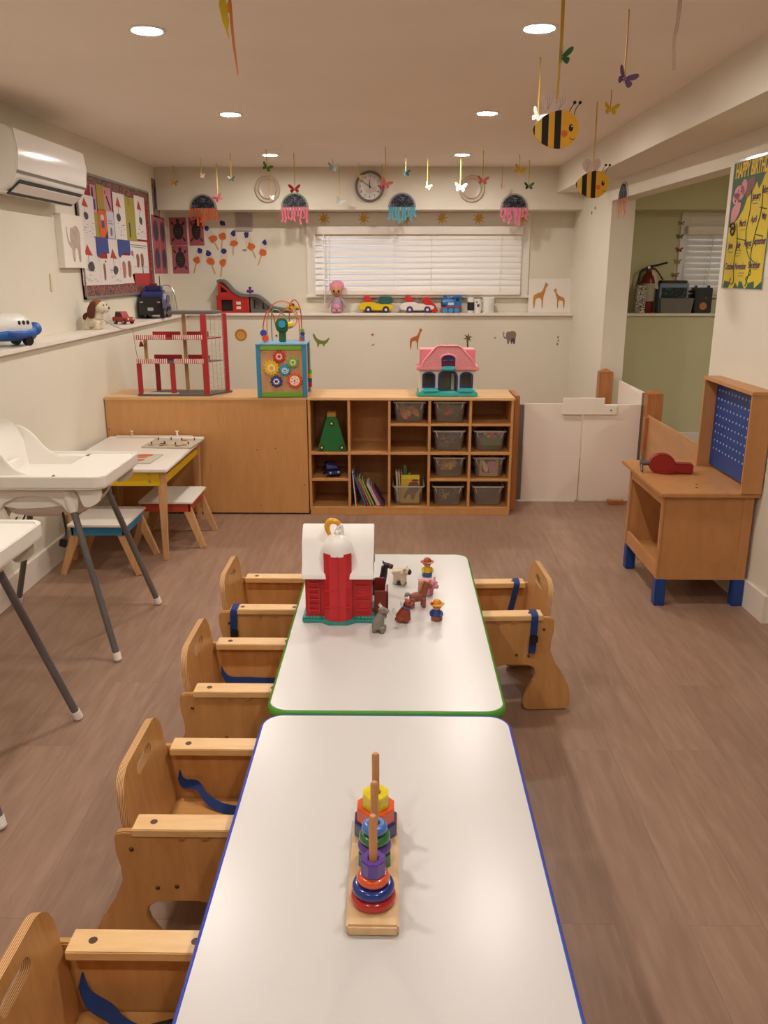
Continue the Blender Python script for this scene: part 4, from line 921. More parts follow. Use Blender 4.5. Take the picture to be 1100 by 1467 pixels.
# leaning books
BG = 'books leaning in the lower second compartment'
def book(label, x0, z0, lean, hgt, th, dep, c, page='#d8cfc0', group=BG, yb=5.225, name='book'):
    t = thing(name, label, 'book', (x0, yb, z0 + th * math.sin(abs(lean)) + .0006), 0, group); t.rotation_euler = (0, -lean, 0)
    m = mat('book_' + c[1:], c, .45)
    b = B(); b.box(-th, -th + .0015, 0, dep, 0, hgt); b.box(-.0015, 0, 0, dep, 0, hgt); b.box(-th, 0, -.0015, .001, 0, hgt); obj('cover', b, m, t); obj('pages', B().box(-th + .0016, -.0016, .0012, dep - .003, .002, hgt - .003), paper(page), t); return t
bz = ZB + .0005
book('tall thin white book nearly upright, leftmost of the leaning books', -.252, bz, math.radians(5), .235, .007, .17, '#d5cdc3')
book('tall blue book leaning second from the left', -.185, bz, math.radians(20), .235, .012, .17, '#2a67a8')
book('red book leaning beside the tall blue book', -.170, bz, math.radians(21.5), .20, .008, .16, '#b23a2a')
book('olive green book leaning in the middle of the row', -.149, bz, math.radians(23), .20, .014, .16, '#7f8c55')
book('yellow-green thin book leaning right of the olive one', -.134, bz, math.radians(24), .19, .008, .16, '#a9a14c')
book('white book with blue spine leaning near the right end of the row', -.098, bz, math.radians(26), .165, .02, .15, '#b8b3bf')
book('red and white small book leaning right of the white book', -.082, bz, math.radians(27), .15, .01, .14, '#a33a44')
book('dark small book, rightmost of the leaning books', -.068, bz, math.radians(29), .145, .008, .14, '#4b3a5c')
# clear bins
BIN = clear('bin_plastic', '#b0a89c', .76, .3); RIM = clear('bin_rim', '#cfcac2', .35, .3)
BINS = 'clear plastic bins in the cubby shelf'
def bin_(label, col, z, fill=None, dx=0):
    x = (XS[col] + XS[col + 1]) / 2 + .098 + dx
    t = thing('storage_bin', label, 'bin', (x, 5.235, z + .0006), 0, BINS)
    hb, wb, wt, d0, d1 = .126, .084, .098, .125, .14; cy = .14; rings = []
    O = lambda w, d: [(p[0], p[1] + cy) for p in rrect(-w, -d, w, d, .022, 5)]
    R_ = [[(*p, 0) for p in O(wb - .008, d0 - .008)], [(*p, .004) for p in O(wb - .002, d0 - .002)], [(*p, .01) for p in O(wb, d0)], [(*p, hb) for p in O(wt, d1)], [(*p, hb) for p in O(wt - .002, d1 - .002)], [(*p, .012) for p in O(wb - .003, d0 - .003)], [(*p, .004) for p in O(wb - .01, d0 - .01)]]
    obj('bin_body', B().loft(R_, True, True), BIN, t, ang=50)
    b = B(); b.plate([O(wt + .008, d1 + .006), O(wt - .002, d1 - .004)], hb - .002, hb + .008, XY, bev=.002); obj('bin_rim', b, RIM, t)
    for s in (-1, 1): obj('rib', B().bar((s * (wb - .012), cy - d0 - .004, .035 + .05), (s * (wt - .014), cy - d1 - .003, hb), .006, .004, (1, 0, 0)), RIM, t)
    if fill:
        lb, cols, hgt = fill; b = B(); ms = [mat('piece_' + c[1:], c, .5) for c in cols]; rr = random.Random(col * 31 + int(z * 100))
        for i in range(46): b.rbox((rr.uniform(-.05, .05), rr.uniform(-.095, .08), .026 + rr.uniform(0, hgt - .012) * (1 - .25 * rr.random())), (rr.uniform(.015, .04), rr.uniform(.015, .04), rr.uniform(.01, .025)), (rr.uniform(0, 3), rr.uniform(0, 3), rr.uniform(0, 3)), .003, rr.randrange(len(cols)))
        o = obj('toy_pieces', b, ms); o.location = (x, 5.235 + cy, z + .006); o['kind'] = 'stuff'; tag(o, lb, 'toy pieces')
    return t
zt = ZU + .007; zm = ZM + .008; zl_ = ZLW + .007
bin_('clear bin of orange toys in the middle column, top row', 2, zt, ('orange and red toy pieces inside the top middle bin', ['#f08a2f', '#e0482c', '#f0b53a'], .06))
bin_('clear bin with red and green toys in the fourth column, top row', 3, zt, ('red and green toy pieces inside the fourth column top bin', ['#c8343c', '#3f7b4c', '#6c4a44'], .07))
bin_('clear bin with blue toys in the fourth column, second row', 3, zm, ('blue toy pieces inside the fourth column second bin', ['#4a5a86', '#76685c', '#a3784f'], .07))
bin_('clear bin of yellow blocks in the fourth column, third row', 3, zl_, ('yellow blocks inside the fourth column third bin', ['#f0bc3a', '#e0a83a'], .10), .004)
bin_('clear bin with a few yellow toys in the fourth column, bottom row', 3, ZB, ('few yellow and blue toy pieces inside the fourth column bottom bin', ['#c9a03a', '#4c4f66', '#5c4f48'], .045))
gb = bin_('clear bin with a colourful flower card in the right column, second row', 4, zm, ('orange and olive toy pieces inside the right column second bin', ['#a8702f', '#8a8a3c'], .08))
pk = bin_('clear bin with a pink picture card in the right column, third row', 4, zl_, ('pink and grey toy pieces inside the right column third bin', ['#a58a92', '#6f5a5c'], .09))
bin_('empty grey clear bin in the right column, bottom row', 4, ZB)
bb = bin_('clear bin holding picture books in the middle column, bottom row', 2, ZB, None, -.002)
def card(label, base, x0, x1, z0, z1, mats, shapes, group=None, y_=-.001):
    b = B(); b.plate([(x0, z0), (x1, z0), (x1, z1), (x0, z1)], 0, .0012, FRONT)
    for i, (mi, poly) in enumerate(shapes): b.plate(poly, .0012, .0016 + .0002 * i, FRONT, mi)
    o = obj('picture_card', b, mats); o.location = (base.location.x, base.location.y + y_, base.location.z); o.rotation_euler = (math.radians(6), 0, 0); return tag(o, label, 'card')
fl = [(3 + i % 4, ell(-.03 + .022 * (i % 5), .098 + .018 * (i // 5) + .004 * (i % 2), .013, n=10)) for i in range(10)]
card('card of bright flowers and grass inside the right column bin', gb, -.045, .075, .035, .125, [paper('#3f7a2c'), paper('#e08a2a'), paper('#d9b62c'), paper('#2c5aa8'), paper('#e0b03a'), paper('#c8402c'), paper('#d96a2c')], fl, y_=.024)
card('pink and yellow picture card inside the right column bin', pk, -.06, .06, .006, .135, [paper('#c9b36a'), paper('#c98a9c'), paper('#5a2f2c'), paper('#e0d3c0')], [(2, rrect(-.045, .03, .05, .118, .02)), (1, ell(.02, .085, .034, .026)), (1, ell(.03, .05, .03, .024)), (3, smooth2([(-.05, .11), (-.03, .115), (.0, .06), (-.01, .03), (-.03, .04)], 2))], y_=.024)
bx, by, bz2 = bb.location
BG2 = 'picture books standing in the middle bottom bin'
def sbook(label, x, dy, h_, th, c, dep=.17):
    return book(label, bx + x, bz2 + .013, math.radians(3), h_, th, dep, c, group=BG2, yb=by + dy)
sbook('white board book at the left end of the book bin', -.062, .055, .205, .012, '#c9bdb0', .12); sbook('cream board book second in the book bin', -.046, .055, .20, .012, '#bfa98f', .12); sbook('brown and white board book third in the book bin', -.030, .055, .195, .012, '#a0705a', .12)
sbook('green book standing behind the yellow cover in the book bin', .0, .07, .22, .022, '#2f6b4a', .11); sbook('yellow slim book in the book bin', .024, .08, .18, .016, '#c9a82a', .1)
b = B(); yb_ = .001; b.box(-.06, .06, 0, .012, 0, .185); b.plate(smooth2([(-.045, .03), (-.03, .025), (-.015, .055), (.0, .06), (.005, .02), (.03, .02), (.032, .06), (.056, .085), (.056, .14), (.02, .142), (-.01, .135), (-.015, .09), (-.04, .06)], 2), .0, .0012, FRONT, 1); b.plate(rrect(-.058, .158, .058, .184, .003), 0, .001, FRONT, 2); b.plate(smooth2([(-.0, .146), (.055, .142), (.055, .156), (.02, .157)], 1), 0, .0014, FRONT, 3)
o = mesh_thing('picture_book', 'yellow picture book with a brown bear cover, front of the book bin', 'book', b, [paper('#d0ac3c'), paper('#7a5340'), paper('#d9c43a'), paper('#8a3a2a')], (bx + .012, by + .029, bz2 + .013), group=BG2); o.rotation_euler = (math.radians(-5), 0, 0)

# ---- things on the activity table
KT = .5225
b = B(); b.plate(rrect(-.15, -.135, .15, .135, .01), 0, .008, XY, bev=.001)
rr = random.Random(3)
for i in range(16): cx, cy = rr.uniform(-.11, .11), rr.uniform(-.1, .1); b.plate(smooth2([(cx + rr.uniform(.012, .03) * math.cos(a), cy + rr.uniform(.012, .03) * math.sin(a)) for a in [k * PI / 3 for k in range(6)]], 2), .008, .0085 + .0001 * i, XY, 1 + i % 4)
pz = thing('peg_puzzle', 'wooden peg puzzle board with yellow and brown pieces on the activity table', 'puzzle', (-1.345, 4.925, KT)); pz.rotation_euler = (0, 0, math.radians(-4))
obj('puzzle_board', b, [paper('#b8aea0'), paper('#c9a36a'), paper('#9c7a4a'), paper('#7a5a44'), paper('#c9b78a')], pz)
for i in range(8): x, y_ = -.11 + .073 * (i % 4), -.06 + .12 * (i // 4) + .02 * (i % 2); obj('peg', B().tube([(x, y_, .008), (x, y_, .018), (x, y_, .024)], [.003, .004, .0055], 10), pm('#5a2f24'), pz)
b = B(); b.box(-.10, .06, -.115, .115, 0, .006, .001); b.plate(smooth2([(-.085, .03), (.0, .04), (.02, .095), (-.06, .10)], 1), .006, .0068, XY, 1); b.plate(smooth2([(-.085, -.09), (.0, -.08), (.01, -.02), (-.07, -.02)], 1), .006, .0069, XY, 1); b.plate([(-.07, .01), (.0, .015), (.0, .025), (-.07, .02)], .006, .007, XY, 2)
mesh_thing('picture_tile', 'flat tile with two orange shapes on the activity table, behind the high chair tray', 'picture card', b, [paper('#bdb8a8'), paper('#cf5a35'), paper('#33302c')], (-1.385, 4.50, KT), math.radians(-3))
for x, c, lb in ((-1.66, '#dcbf94', 'tiny cream figure at the left of the back edge of the activity table'), (-1.375, '#e6e0d8', 'tiny white mouse-eared figure on the back edge of the activity table')):
    t = thing('tiny_figure', lb, 'toy figure', (x, 5.145, KT + .0085)); b = B(); b.lathe([(.007, 0), (.008, .004), (.005, .016), (0, .018)], 14); obj('figure_body', b, pm(c), t); b = B(); b.sph((0, 0, .023), .007, 12, 8); obj('figure_head', b, pm(c), t)
    for s in (-1, 1): obj('ear', B().sph((s * .0075, 0, .030), (.0045, .002, .0045), 10, 6), pm(c), t)
# ================================================================= WINDOW LEDGE TOYS (back wall)
LZ = ZL + .0005
def bp(px, Y=7.555): return PY(px, 448, Y).x
# ramp garage: red house with a grey slide
t = thing('race_ramp', 'red toy house with a long grey downhill ramp on the back ledge', 'toy ramp', (bp(313), 7.56, LZ))
RR = mat('ramp_red', '#b0221f', .4); RG = mat('ramp_grey', '#66635f', .45); DK = mat('ramp_dark', '#1a1413', .6)
hs = [[(0, 0), (.285, 0), (.285, .14), (.155, .165), (.09, .215), (.02, .275), (.015, .15), (0, .145)], [(.04, .015), (.14, .015), (.14, .11), (.04, .11)], [(.04, .175), (.10, .175), (.085, .195), (.04, .225)]]
obj('house_front', B().plate(hs, .03, .06, FRONT), RR, t); b = B(); b.plate(hs[0], -.07, .03, FRONT); obj('house_body', b, DK, t)
b = B(); b.box(.002, .283, -.066, -.06, .122, .134, .001); b.box(.20, .283, -.066, -.06, .0, .015); b.box(.0, .04, -.066, -.06, .0, .015); obj('house_trim', b, RR, t)
for z in (.03, .07): obj('sticker', B().box(.172, .212, -.0625, -.06, z, z + .026, .001), paper('#dccfc4'), t)
top = spline([(.012, .275), (.05, .282), (.09, .262), (.14, .205), (.20, .168), (.27, .162), (.31, .158), (.36, .155), (.42, .125), (.48, .07), (.55, .045), (.62, .038)], 5) if False else [(v.x, v.y) for v in spline([(.012, .278, 0), (.05, .285, 0), (.09, .262, 0), (.14, .205, 0), (.20, .168, 0), (.265, .158, 0), (.31, .16, 0), (.36, .152, 0), (.42, .112, 0), (.48, .06, 0), (.56, .042, 0), (.64, .036, 0)], 5)]
dn = [(x, z - .024) for x, z in top[::-1]]
obj('slide', B().plate(top + dn, -.055, .072, FRONT), RG, t)
b = B(); b.plate([[(.295, 0), (.50, 0), (.505, .03), (.46, .06), (.40, .11), (.34, .14), (.295, .145)], [(.32, .035), (.385, .035), (.385, .095), (.36, .11), (.32, .11)], [(.40, .03), (.45, .03), (.42, .075), (.40, .085)]], -.04, .05, FRONT); obj('ramp_support', b, mat('ramp_support_grey', '#5a5855', .5), t)
obj('ramp_end', B().box(.50, .66, -.05, .05, 0, .02, .004), pm('#3f5a44'), t)
t = thing('purple_figure', 'small purple toy figure perched on the middle of the grey ramp', 'toy figure', (bp(359.5), 7.555, LZ + .161)); b = B(); b.sph((0, 0, .02), (.016, .014, .02)); b.sph((0, 0, .045), .012); 
for s in (-1, 1): b.sph((s * .02, 0, .022), (.012, .009, .013))
obj('figure_body', b, pm('#4b2a78'), t); obj('figure_hat', B().sph((0, 0, .055), (.013, .011, .006)), pm('#241538'), t)
toy_car('toy_car', 'yellow toy car at the foot of the grey ramp, behind the bead maze', (bp(421), 7.55, LZ + .0205), 0, .115, .06, .062, '#d9b80f')
# doll
t = thing('doll', 'doll with pink hair and grey pink dress sitting on the back ledge', 'doll', (bp(483), 7.525, LZ)); SK = mat('doll_skin', '#c98d6a', .5); PKH = mat('doll_pink', '#d987a0', .6, bump=.6, bscale=120)
b = B(); b.lathe([(.05, .0), (.056, .02), (.05, .06), (.036, .11), (.02, .14), (0, .145)], 24); obj('dress', b, mat('doll_dress', '#a58d98', .8, noise=.2, nscale=80), t)
obj('head', B().sph((0, -.008, .19), (.05, .046, .052), 24, 16), SK, t); b = B(); b.sph((0, .012, .215), (.062, .052, .05))
rr = random.Random(5)
for i in range(26): a = rr.uniform(0, 2 * PI); e = rr.uniform(.1, 1.2); b.sph((.052 * math.cos(a) * math.cos(e), .012 + .045 * math.sin(a) * math.cos(e) * (1 if math.sin(a) > -.2 else .6), .222 + .04 * math.sin(e)), rr.uniform(.014, .02), 8, 6)
obj('hair', b, PKH, t)
for s in (-1, 1):
    e = obj('eye', B().sph((s * .02, -.05, .185), (.009, .005, .012), 12, 8), EYE, t)
    obj('arm', B().tube(spline([(s * .028, 0, .125), (s * .06, -.008, .09), (s * .072, -.02, .055)], 5), [.013] * 10 + [.010], 10), mat('doll_dress', '#a58d98'), t); obj('hand', B().sph((s * .073, -.022, .048), (.009, .009, .012), 10, 8), SK, t)
    obj('shoe', B().sph((s * .022, -.055, .017), (.018, .026, .017), 12, 8), mat('doll_shoe', '#c98aa8', .5), t)
obj('nose', B().sph((0, -.055, .175), .005, 8, 6), SK, t); obj('mouth', B().sph((0, -.05, .162), (.008, .003, .003), 8, 6), pm('#a8443a'), t); obj('toy_heart', B().sph((0, -.057, .05), (.026, .012, .024), 14, 10), mat('doll_heart', '#d98aa0', .5), t)
# chunky trucks
def chunky(label, x, c, roof, wheelc, load):
    t = thing('toy_truck', label, 'toy vehicle', (x, 7.555, LZ)); m = mat('chunky_' + c[1:], c, .35)
    obj('truck_body', B().plate(smooth2([(-.155, .035), (-.14, .02), (.0, .02), (.13, .02), (.15, .03), (.15, .075), (.0, .072), (-.01, .09), (-.09, .092), (-.15, .08)], 2), -.05, .05, frame((0, 0, 0)), bev=.008), m, t)
    obj('windscreen_roof', B().plate(smooth2([(-.105, .088), (-.03, .088), (-.055, .14), (-.115, .145)], 1), -.042, .042, frame((0, 0, 0)), bev=.004), mat('chunky_roof', '#c8281f', .35), t)
    for x_ in (-.07, .085):
        for s in (-1, 1):
            w = obj('wheel', B().cyl((x_, s * .04, .028), (x_, s * .054, .028), .029, n=24), pm(wheelc), t); obj('hub', B().cyl((x_, s * .054, .028), (x_, s * .057, .028), .012, n=14), pm('#d6cfc4'), w)
    load(t); return t
def ld(t):
    obj('load', B().plate(smooth2([(.01, .074), (.14, .074), (.15, .12), (.10, .135), (.03, .13)], 1), -.035, .035, frame((0, 0, 0)), bev=.004), pm('#1f5a56'), t); obj('load_lid', B().sph((.08, 0, .132), (.055, .03, .008)), pm('#173f4a'), t)
chunky('yellow toy pickup truck with red windscreen and green load on the back ledge', bp(539), '#dcbc12', '#c8281f', '#20283f', ld)
def ld2(t): obj('tipper_bed', B().plate(smooth2([(.03, .10), (.06, .135), (.10, .13), (.185, .02), (.17, .005), (.12, .01)], 1), -.045, .045, frame((0, 0, 0)), bev=.004), mat('chunky_roof', '#c8281f'), t)
chunky('white toy dump truck with a red tipping bed on the back ledge', bp(598), '#e2dcd6', '#c8281f', '#4b2f6b', ld2)
# train
t = thing('toy_train', 'blue toy steam engine with red running board on the back ledge', 'toy train', (bp(646), 7.555, LZ)); TB = mat('train_blue', '#2a73b5', .35); TR = mat('train_red', '#b32f33', .4)
obj('running_board', B().box(-.085, .09, -.05, .05, .04, .054, .003), TR, t); obj('boiler', B().cyl((-.08, 0, .085), (.03, 0, .085), .036, n=24), TB, t); obj('cab', B().box(.025, .085, -.042, .042, .05, .135, .004), TB, t); obj('cab_roof', B().plate(ell(.055, .13, .04, .018, 12, 0, PI), -.046, .046, FRONT), TB, t)
obj('side_tank', B().box(-.045, .03, -.044, .044, .05, .10, .004), TB, t); obj('smoke_box', B().cyl((-.082, 0, .085), (-.088, 0, .085), .035, n=24), BLACK, t); obj('funnel', B().lathe([(.011, .11), (.013, .14), (.016, .146), (.010, .146)], 16, Matrix.Translation((-.055, 0, 0))), TB, t); obj('dome', B().sph((-.015, 0, .122), (.014, .014, .014)), TB, t)
obj('cab_window', B().box(.036, .07, -.0435, -.04, .10, .128, .001), pm('#1d2430'), t)
b = B(); b.box(-.03, .02, -.0458, -.044, .066, .088); obj('side_plate', b, pm('#c9d3dc'), t)
for x_ in (-.055, -.005, .045):
    for s in (-1, 1): obj('wheel', B().cyl((x_, s * .034, .0235), (x_, s * .048, .0235), .0235, n=22), mat('train_wheel', '#3f90cc', .4), t)
# cups / jars
x = bp(674); t = thing('spice_jar', 'small white jar with a dark label, left of the white mug on the back ledge', 'jar', (x, 7.56, LZ)); obj('jar_body', B().lathe([(.027, 0), (.029, .004), (.029, .10), (.027, .104), (0, .104)], 24), WHITE, t); obj('jar_lid', B().lathe([(.031, .104), (.031, .128), (0, .13)], 24), WHITE, t); obj('jar_label', B().lathe([(.0296, .02), (.0296, .09)], 24), pm('#241f22'), t)
x = bp(684); t = thing('measuring_cup', 'white patterned cup with a handle, beside the dark-labelled jar', 'cup', (x, 7.545, LZ)); obj('cup_body', B().lathe([(.026, 0), (.031, .01), (.033, .12), (.030, .12), (.028, .012), (0, .01)], 24), WHITE, t); obj('cup_handle', B().tube(spline([(.03, 0, .10), (.055, 0, .09), (.055, 0, .04), (.031, 0, .025)], 6), .006, 8), WHITE, t)
b = B(); b.box(-.01, .01, -.034, -.032, .05, .075); b.box(-.018, -.008, -.034, -.031, .085, .1); obj('cup_print', b, pm('#5a4a54'), t)
x = bp(699); t = thing('white_canister', 'plain white round canister at the right end of the toys on the back ledge', 'canister', (x, 7.56, LZ)); obj('canister_body', B().lathe([(.05, 0), (.053, .004), (.053, .115), (0, .115)], 32), WHITE, t); obj('canister_lid', B().lathe([(.055, .112), (.055, .126), (.05, .13), (0, .13)], 32), WHITE, t)
# giraffe canvas leaning on the window wall
def animal_poly(kind):
    if kind == 'giraffe': return smooth2([(-.10, 0), (-.085, 0), (-.075, .12), (-.06, .14), (.01, .15), (.015, 0), (.03, 0), (.035, .15), (.05, .20), (.075, .29), (.10, .32), (.10, .335), (.075, .35), (.062, .37), (.055, .335), (.03, .26), (.0, .225), (-.08, .20), (-.105, .17), (-.11, .10)], 1)
    return smooth2([(-.09, 0), (-.05, 0), (-.045, .07), (-.03, .10), (.02, .10), (.025, 0), (.07, 0), (.075, .10), (.085, .16), (.09, .20), (.07, .24), (.02, .265), (-.03, .255), (-.055, .24), (-.08, .25), (-.11, .225), (-.12, .18), (-.115, .13), (-.15, .15), (-.17, .21), (-.168, .25), (-.182, .25), (-.185, .20), (-.165, .13), (-.12, .10), (-.095, .10)], 1)
def place(poly, cx, cz, s, flip=False): return [(cx + (-x if flip else x) * s, cz + z * s) for x, z in poly]
GF = scribble('giraffe_spots', '#8a5a24', '#c98f3c', 90, .45)
cx0, cx1 = PY(756, 448, 7.60).x, PY(818, 448, 7.60).x; hz = PY(756, 399, 7.60).z - LZ; w = cx1 - cx0
t = thing('giraffe_canvas', 'white canvas with two orange giraffes leaning on the right end of the back ledge', 'canvas', (cx0, 7.585, LZ)); t.rotation_euler = (math.radians(-6), 0, 0)
obj('canvas_board', B().box(0, w, 0, .022, 0, hz, .002), paper('#e4ddd4'), t)
b = B(); b.plate(place(animal_poly('giraffe'), w * .28, hz * .12, .62), 0, .001, FRONT); b.plate(place(animal_poly('giraffe'), w * .70, hz * .12, .48, True), 0, .001, FRONT); obj('giraffe_painting', b, GF, t)

# ================================================================= LEFT LEDGE TOYS
def lp(px, py, X=-1.9): return PX(px, py, X)
def onl(px, X):                          # point on the left ledge seen at column px
    r = ray(px, 400); Y = X / (ray(px, 470).x / ray(px, 470).y); return Y
XT = -1.895
t = thing('toy_airplane', 'white and blue toy airplane at the left edge on the left ledge', 'toy airplane', (XT, onl(12, XT), LZ), math.radians(62)); AB = mat('plane_blue', '#2a5fae', .35); AW = mat('plane_white', '#e3e0da', .35)
obj('fuselage', B().loft([[(x, r * math.cos(a), zc + rz_ * math.sin(a)) for a in [2 * PI * i / 20 for i in range(20)]] for x, r, zc, rz_ in ((-.17, .012, .11, .015), (-.14, .04, .10, .05), (-.02, .062, .095, .062), (.06, .06, .095, .06), (.10, .05, .088, .05), (.115, .02, .08, .02))], True, True), AW, t, ang=70)
obj('belly', B().loft([[(x, r * math.cos(a), .06 + h_ * math.sin(a)) for a in [2 * PI * i / 20 for i in range(20)]] for x, r, h_ in ((-.14, .03, .02), (-.05, .064, .035), (.06, .066, .04), (.12, .055, .04), (.135, .02, .02))], True, True), AB, t, ang=70)
obj('nose', B().sph((.15, 0, .075), (.038, .034, .034)), AB, t); obj('wing', B().plate(smooth2([(-.06, -.15), (.02, -.15), (.05, 0), (.02, .15), (-.06, .15), (-.05, 0)], 1), .055, .07, XY, bev=.004), AB, t)
obj('tail_fin', B().plate([(-.17, .11), (-.11, .13), (-.14, .20), (-.18, .20)], -.006, .006, frame((0, 0, 0))), AB, t)
for s in (-1, 1):
    for i in range(3): obj('window', B().sph((.02 + i * .025, s * .058, .112), (.008, .006, .011), 12, 8), EYE, t)
for x_, y_ in ((.07, .045), (.07, -.045), (-.09, 0)): obj('wheel', B().cyl((x_, y_ - .012, .024), (x_, y_ + .012, .024), .024, n=20), BLACK, t)
obj('propeller', B().box(-.17, -.16, -.04, .04, .20, .21, .002), GREYM, t)
# plush dog
PW = cloth('#d9cdb6'); PB = cloth('#5a2a18'); PT = cloth('#8a5a26')
t = thing('toy_dog', 'cream toy dog with brown ears and head on the left ledge, below the notice board', 'toy animal', (XT - .005, onl(137, XT), LZ), math.radians(-8))
def bd(b):
    b.sph((-.01, 0, .055), (.055, .042, .045))
    for x_ in (-.04, .03):
        for s in (-1, 1): b.tube([(x_, s * .025, .003), (x_, s * .025, .05)], [.017, .019], 12)
    b.tube([(.02, 0, .07), (.03, 0, .11)], [.036, .034]); b.sph((.045, 0, .135), (.045, .045, .04))
b = B(); bd(b); fuse(obj('body', b, PW, t), .004)
obj('head_patch', B().sph((.028, .0, .148), (.046, .047, .036)), PT, t)
for s in (-1, 1): obj('ear', B().tube(spline([(.03, s * .03, .165), (.02, s * .052, .14), (.012, s * .056, .10), (.012, s * .05, .075)], 5), [.012 + .012 * math.sin(i / 15 * PI * .85) for i in range(16)], 12), PB, t)
obj('muzzle', B().sph((.085, 0, .125), (.022, .022, .02)), PW, t); obj('nose', B().sph((.105, 0, .132), .008, 10, 8), EYE, t); eyes(t, [(.082, s * .02, .15) for s in (-1, 1)], .005)
obj('back_patch', B().sph((-.04, 0, .075), (.03, .038, .03)), PB, t); obj('leash', B().tube(spline([(.05, 0, .07), (.10, .02, .03), (.16, .03, .004), (.2, .03, .003)], 6), .0022, 6), STEEL, t)
toy_car('toy_car', 'red toy car on the left ledge, between the toy dog and the dark truck', (XT, onl(178, XT), LZ), math.radians(-28), .14, .078, .085, '#a3201f')
# dark truck with lattice
t = thing('toy_truck', 'large black and blue toy truck at the corner end of the left ledge', 'toy vehicle', (-1.892, 6.70, LZ), math.radians(-86)); TBK = mat('truck_black', '#15151a', .3, coat=.3); TBL = mat('truck_blue', '#1d2a72', .3, coat=.3)
obj('truck_body', B().box(-.20, .16, -.085, .085, .035, .11, .012), TBL, t); obj('cabin', B().plate(smooth2([(-.06, .10), (.15, .10), (.14, .15), (.08, .21), (-.05, .215)], 1), -.08, .08, frame((0, 0, 0)), bev=.006), TBL, t)
obj('front_grille', B().box(.15, .175, -.09, .09, .03, .165, .01), TBK, t); obj('roof_unit', B().box(-.05, .06, -.06, .06, .208, .245, .008), pm('#2b2f70'), t); obj('roof_light', B().box(.0, .03, -.03, .03, .243, .262, .004), pm('#a3283a'), t)
obj('number_plate', B().box(.174, .178, -.022, .022, .06, .085, .002), pm('#c4c8cc'), t)
for s in (-1, 1): obj('headlight', B().box(.174, .178, s * .065 - .012, s * .065 + .012, .12, .13, .002), pm('#c9cdd2'), t); obj('windscreen_side', B().box(-.04, .07, s * .081 - .002, s * .081 + .002, .14, .185, .002), pm('#a9b0bd', .2), t)
for x_ in (-.14, -.06, .10):
    for s in (-1, 1): w = obj('wheel', B().cyl((x_, s * .06, .04), (x_, s * .092, .04), .04, n=24), BLACK, t); obj('hub', B().cyl((x_, s * .092, .04), (x_, s * .095, .04), .018, n=14), STEEL, w)
obj('rear_box', B().box(-.20, -.07, -.08, .08, .11, .17, .006), TBL, t); obj('aerial', B().cyl((.06, .06, .20), (.06, .06, .32), .003, n=8), BLACK, t)
t = thing('wire_rack', 'pale wire rack standing in the corner behind the dark toy truck', 'rack', (-1.90, 7.13, LZ)); b = B()
fr_ = [(-.07, 0, 0), (-.07, .05, .20), (-.03, .06, .24), (.03, .06, .20), (.075, .02, 0)]
obj('rack_frame', B().tube(spline(fr_, 6), .004, 8), STEEL, t)
b = B()
for i in range(9): q = -.055 + .0145 * i; b.tube([(q, .02, .0), (q * .8, .055, .19)], .002, 6)
o = obj('rack_wires', b, STEEL, t); o['kind'] = 'stuff'

# ================================================================= ROOM BEYOND: ledge things
def rp(px): return PY(px, 440, 7.55).x
x = rp(914.5); mesh_thing('patterned_box', 'tall box with a black and white squiggle pattern at the left of the far ledge', 'box', B().box(-.04, .04, -.04, .04, 0, .235, .002), scribble('squiggle', '#191715', '#d6cfc2', 55, .5), (x, 7.53, LZ))
t = thing('fire_extinguisher', 'red fire extinguisher with black handle on the far ledge, behind the squiggle box', 'fire extinguisher', (rp(927), 7.58, LZ)); FR = mat('extinguisher_red', '#6e1512', .3)
obj('cylinder', B().lathe([(.055, 0), (.06, .01), (.06, .26), (.05, .31), (.028, .335), (.022, .36), (0, .36)], 28), FR, t); obj('paper_label', B().lathe([(.0605, .10), (.0605, .25)], 28), paper('#a8a08c'), t)
b = B(); b.rbox((.0, 0, .375), (.06, .03, .03), (0, 0, 0), .004); obj('valve', b, BLACK, t); obj('handle', B().tube(spline([(-.02, -.01, .39), (.05, -.01, .40), (.15, -.01, .425)], 5), .008, 8), BLACK, t); obj('trigger', B().tube(spline([(.02, -.01, .38), (.06, -.01, .36), (.12, -.02, .28)], 5), .007, 8), FR, t)
obj('hose', B().tube(spline([(-.02, 0, .375), (-.075, 0, .34), (-.085, 0, .22), (-.075, .01, .08)], 6), .009, 10), BLACK, t); obj('tag', B().plate([(.01, .36), (.05, .34), (.084, .20), (.045, .21)], .035, .037, FRONT), paper('#c9c0b2'), t); obj('gauge', B().cyl((-.01, -.016, .385), (-.01, -.022, .385), .012, n=16), STEEL, t)
x = rp(962); t = thing('cardboard_box', 'blue-grey box with a dark picture on its front, behind the grey bin', 'box', (x, 7.57, LZ)); obj('box_body', B().box(-.125, .125, -.05, .05, 0, .25, .003), paper('#7d8fa8'), t); obj('box_picture', B().box(-.11, .11, -.0515, -.05, .06, .215), scribble('night_picture', '#1c2824', '#3f5a4c', 18, .6), t); obj('box_contents', B().box(-.115, .115, -.045, .045, .25, .275, .006), mat('box_stuff', '#4b3a2a', .8, noise=.5, nscale=60), t)
x = rp(965); t = thing('grey_bin', 'low grey bin in front of the blue-grey box on the far ledge', 'bin', (x, 7.494, LZ)); b = B(); b.bar((0, 0, 0), (0, 0, .125), .26, .03, (1, 0, 0), 0, w1=.29, d1=.04); obj('bin_body', b, mat('bin_grey', '#6f6c60', .6), t); obj('bin_lip', B().box(-.147, .147, -.022, .022, .120, .127, .002), mat('bin_grey', '#6f6c60'), t)
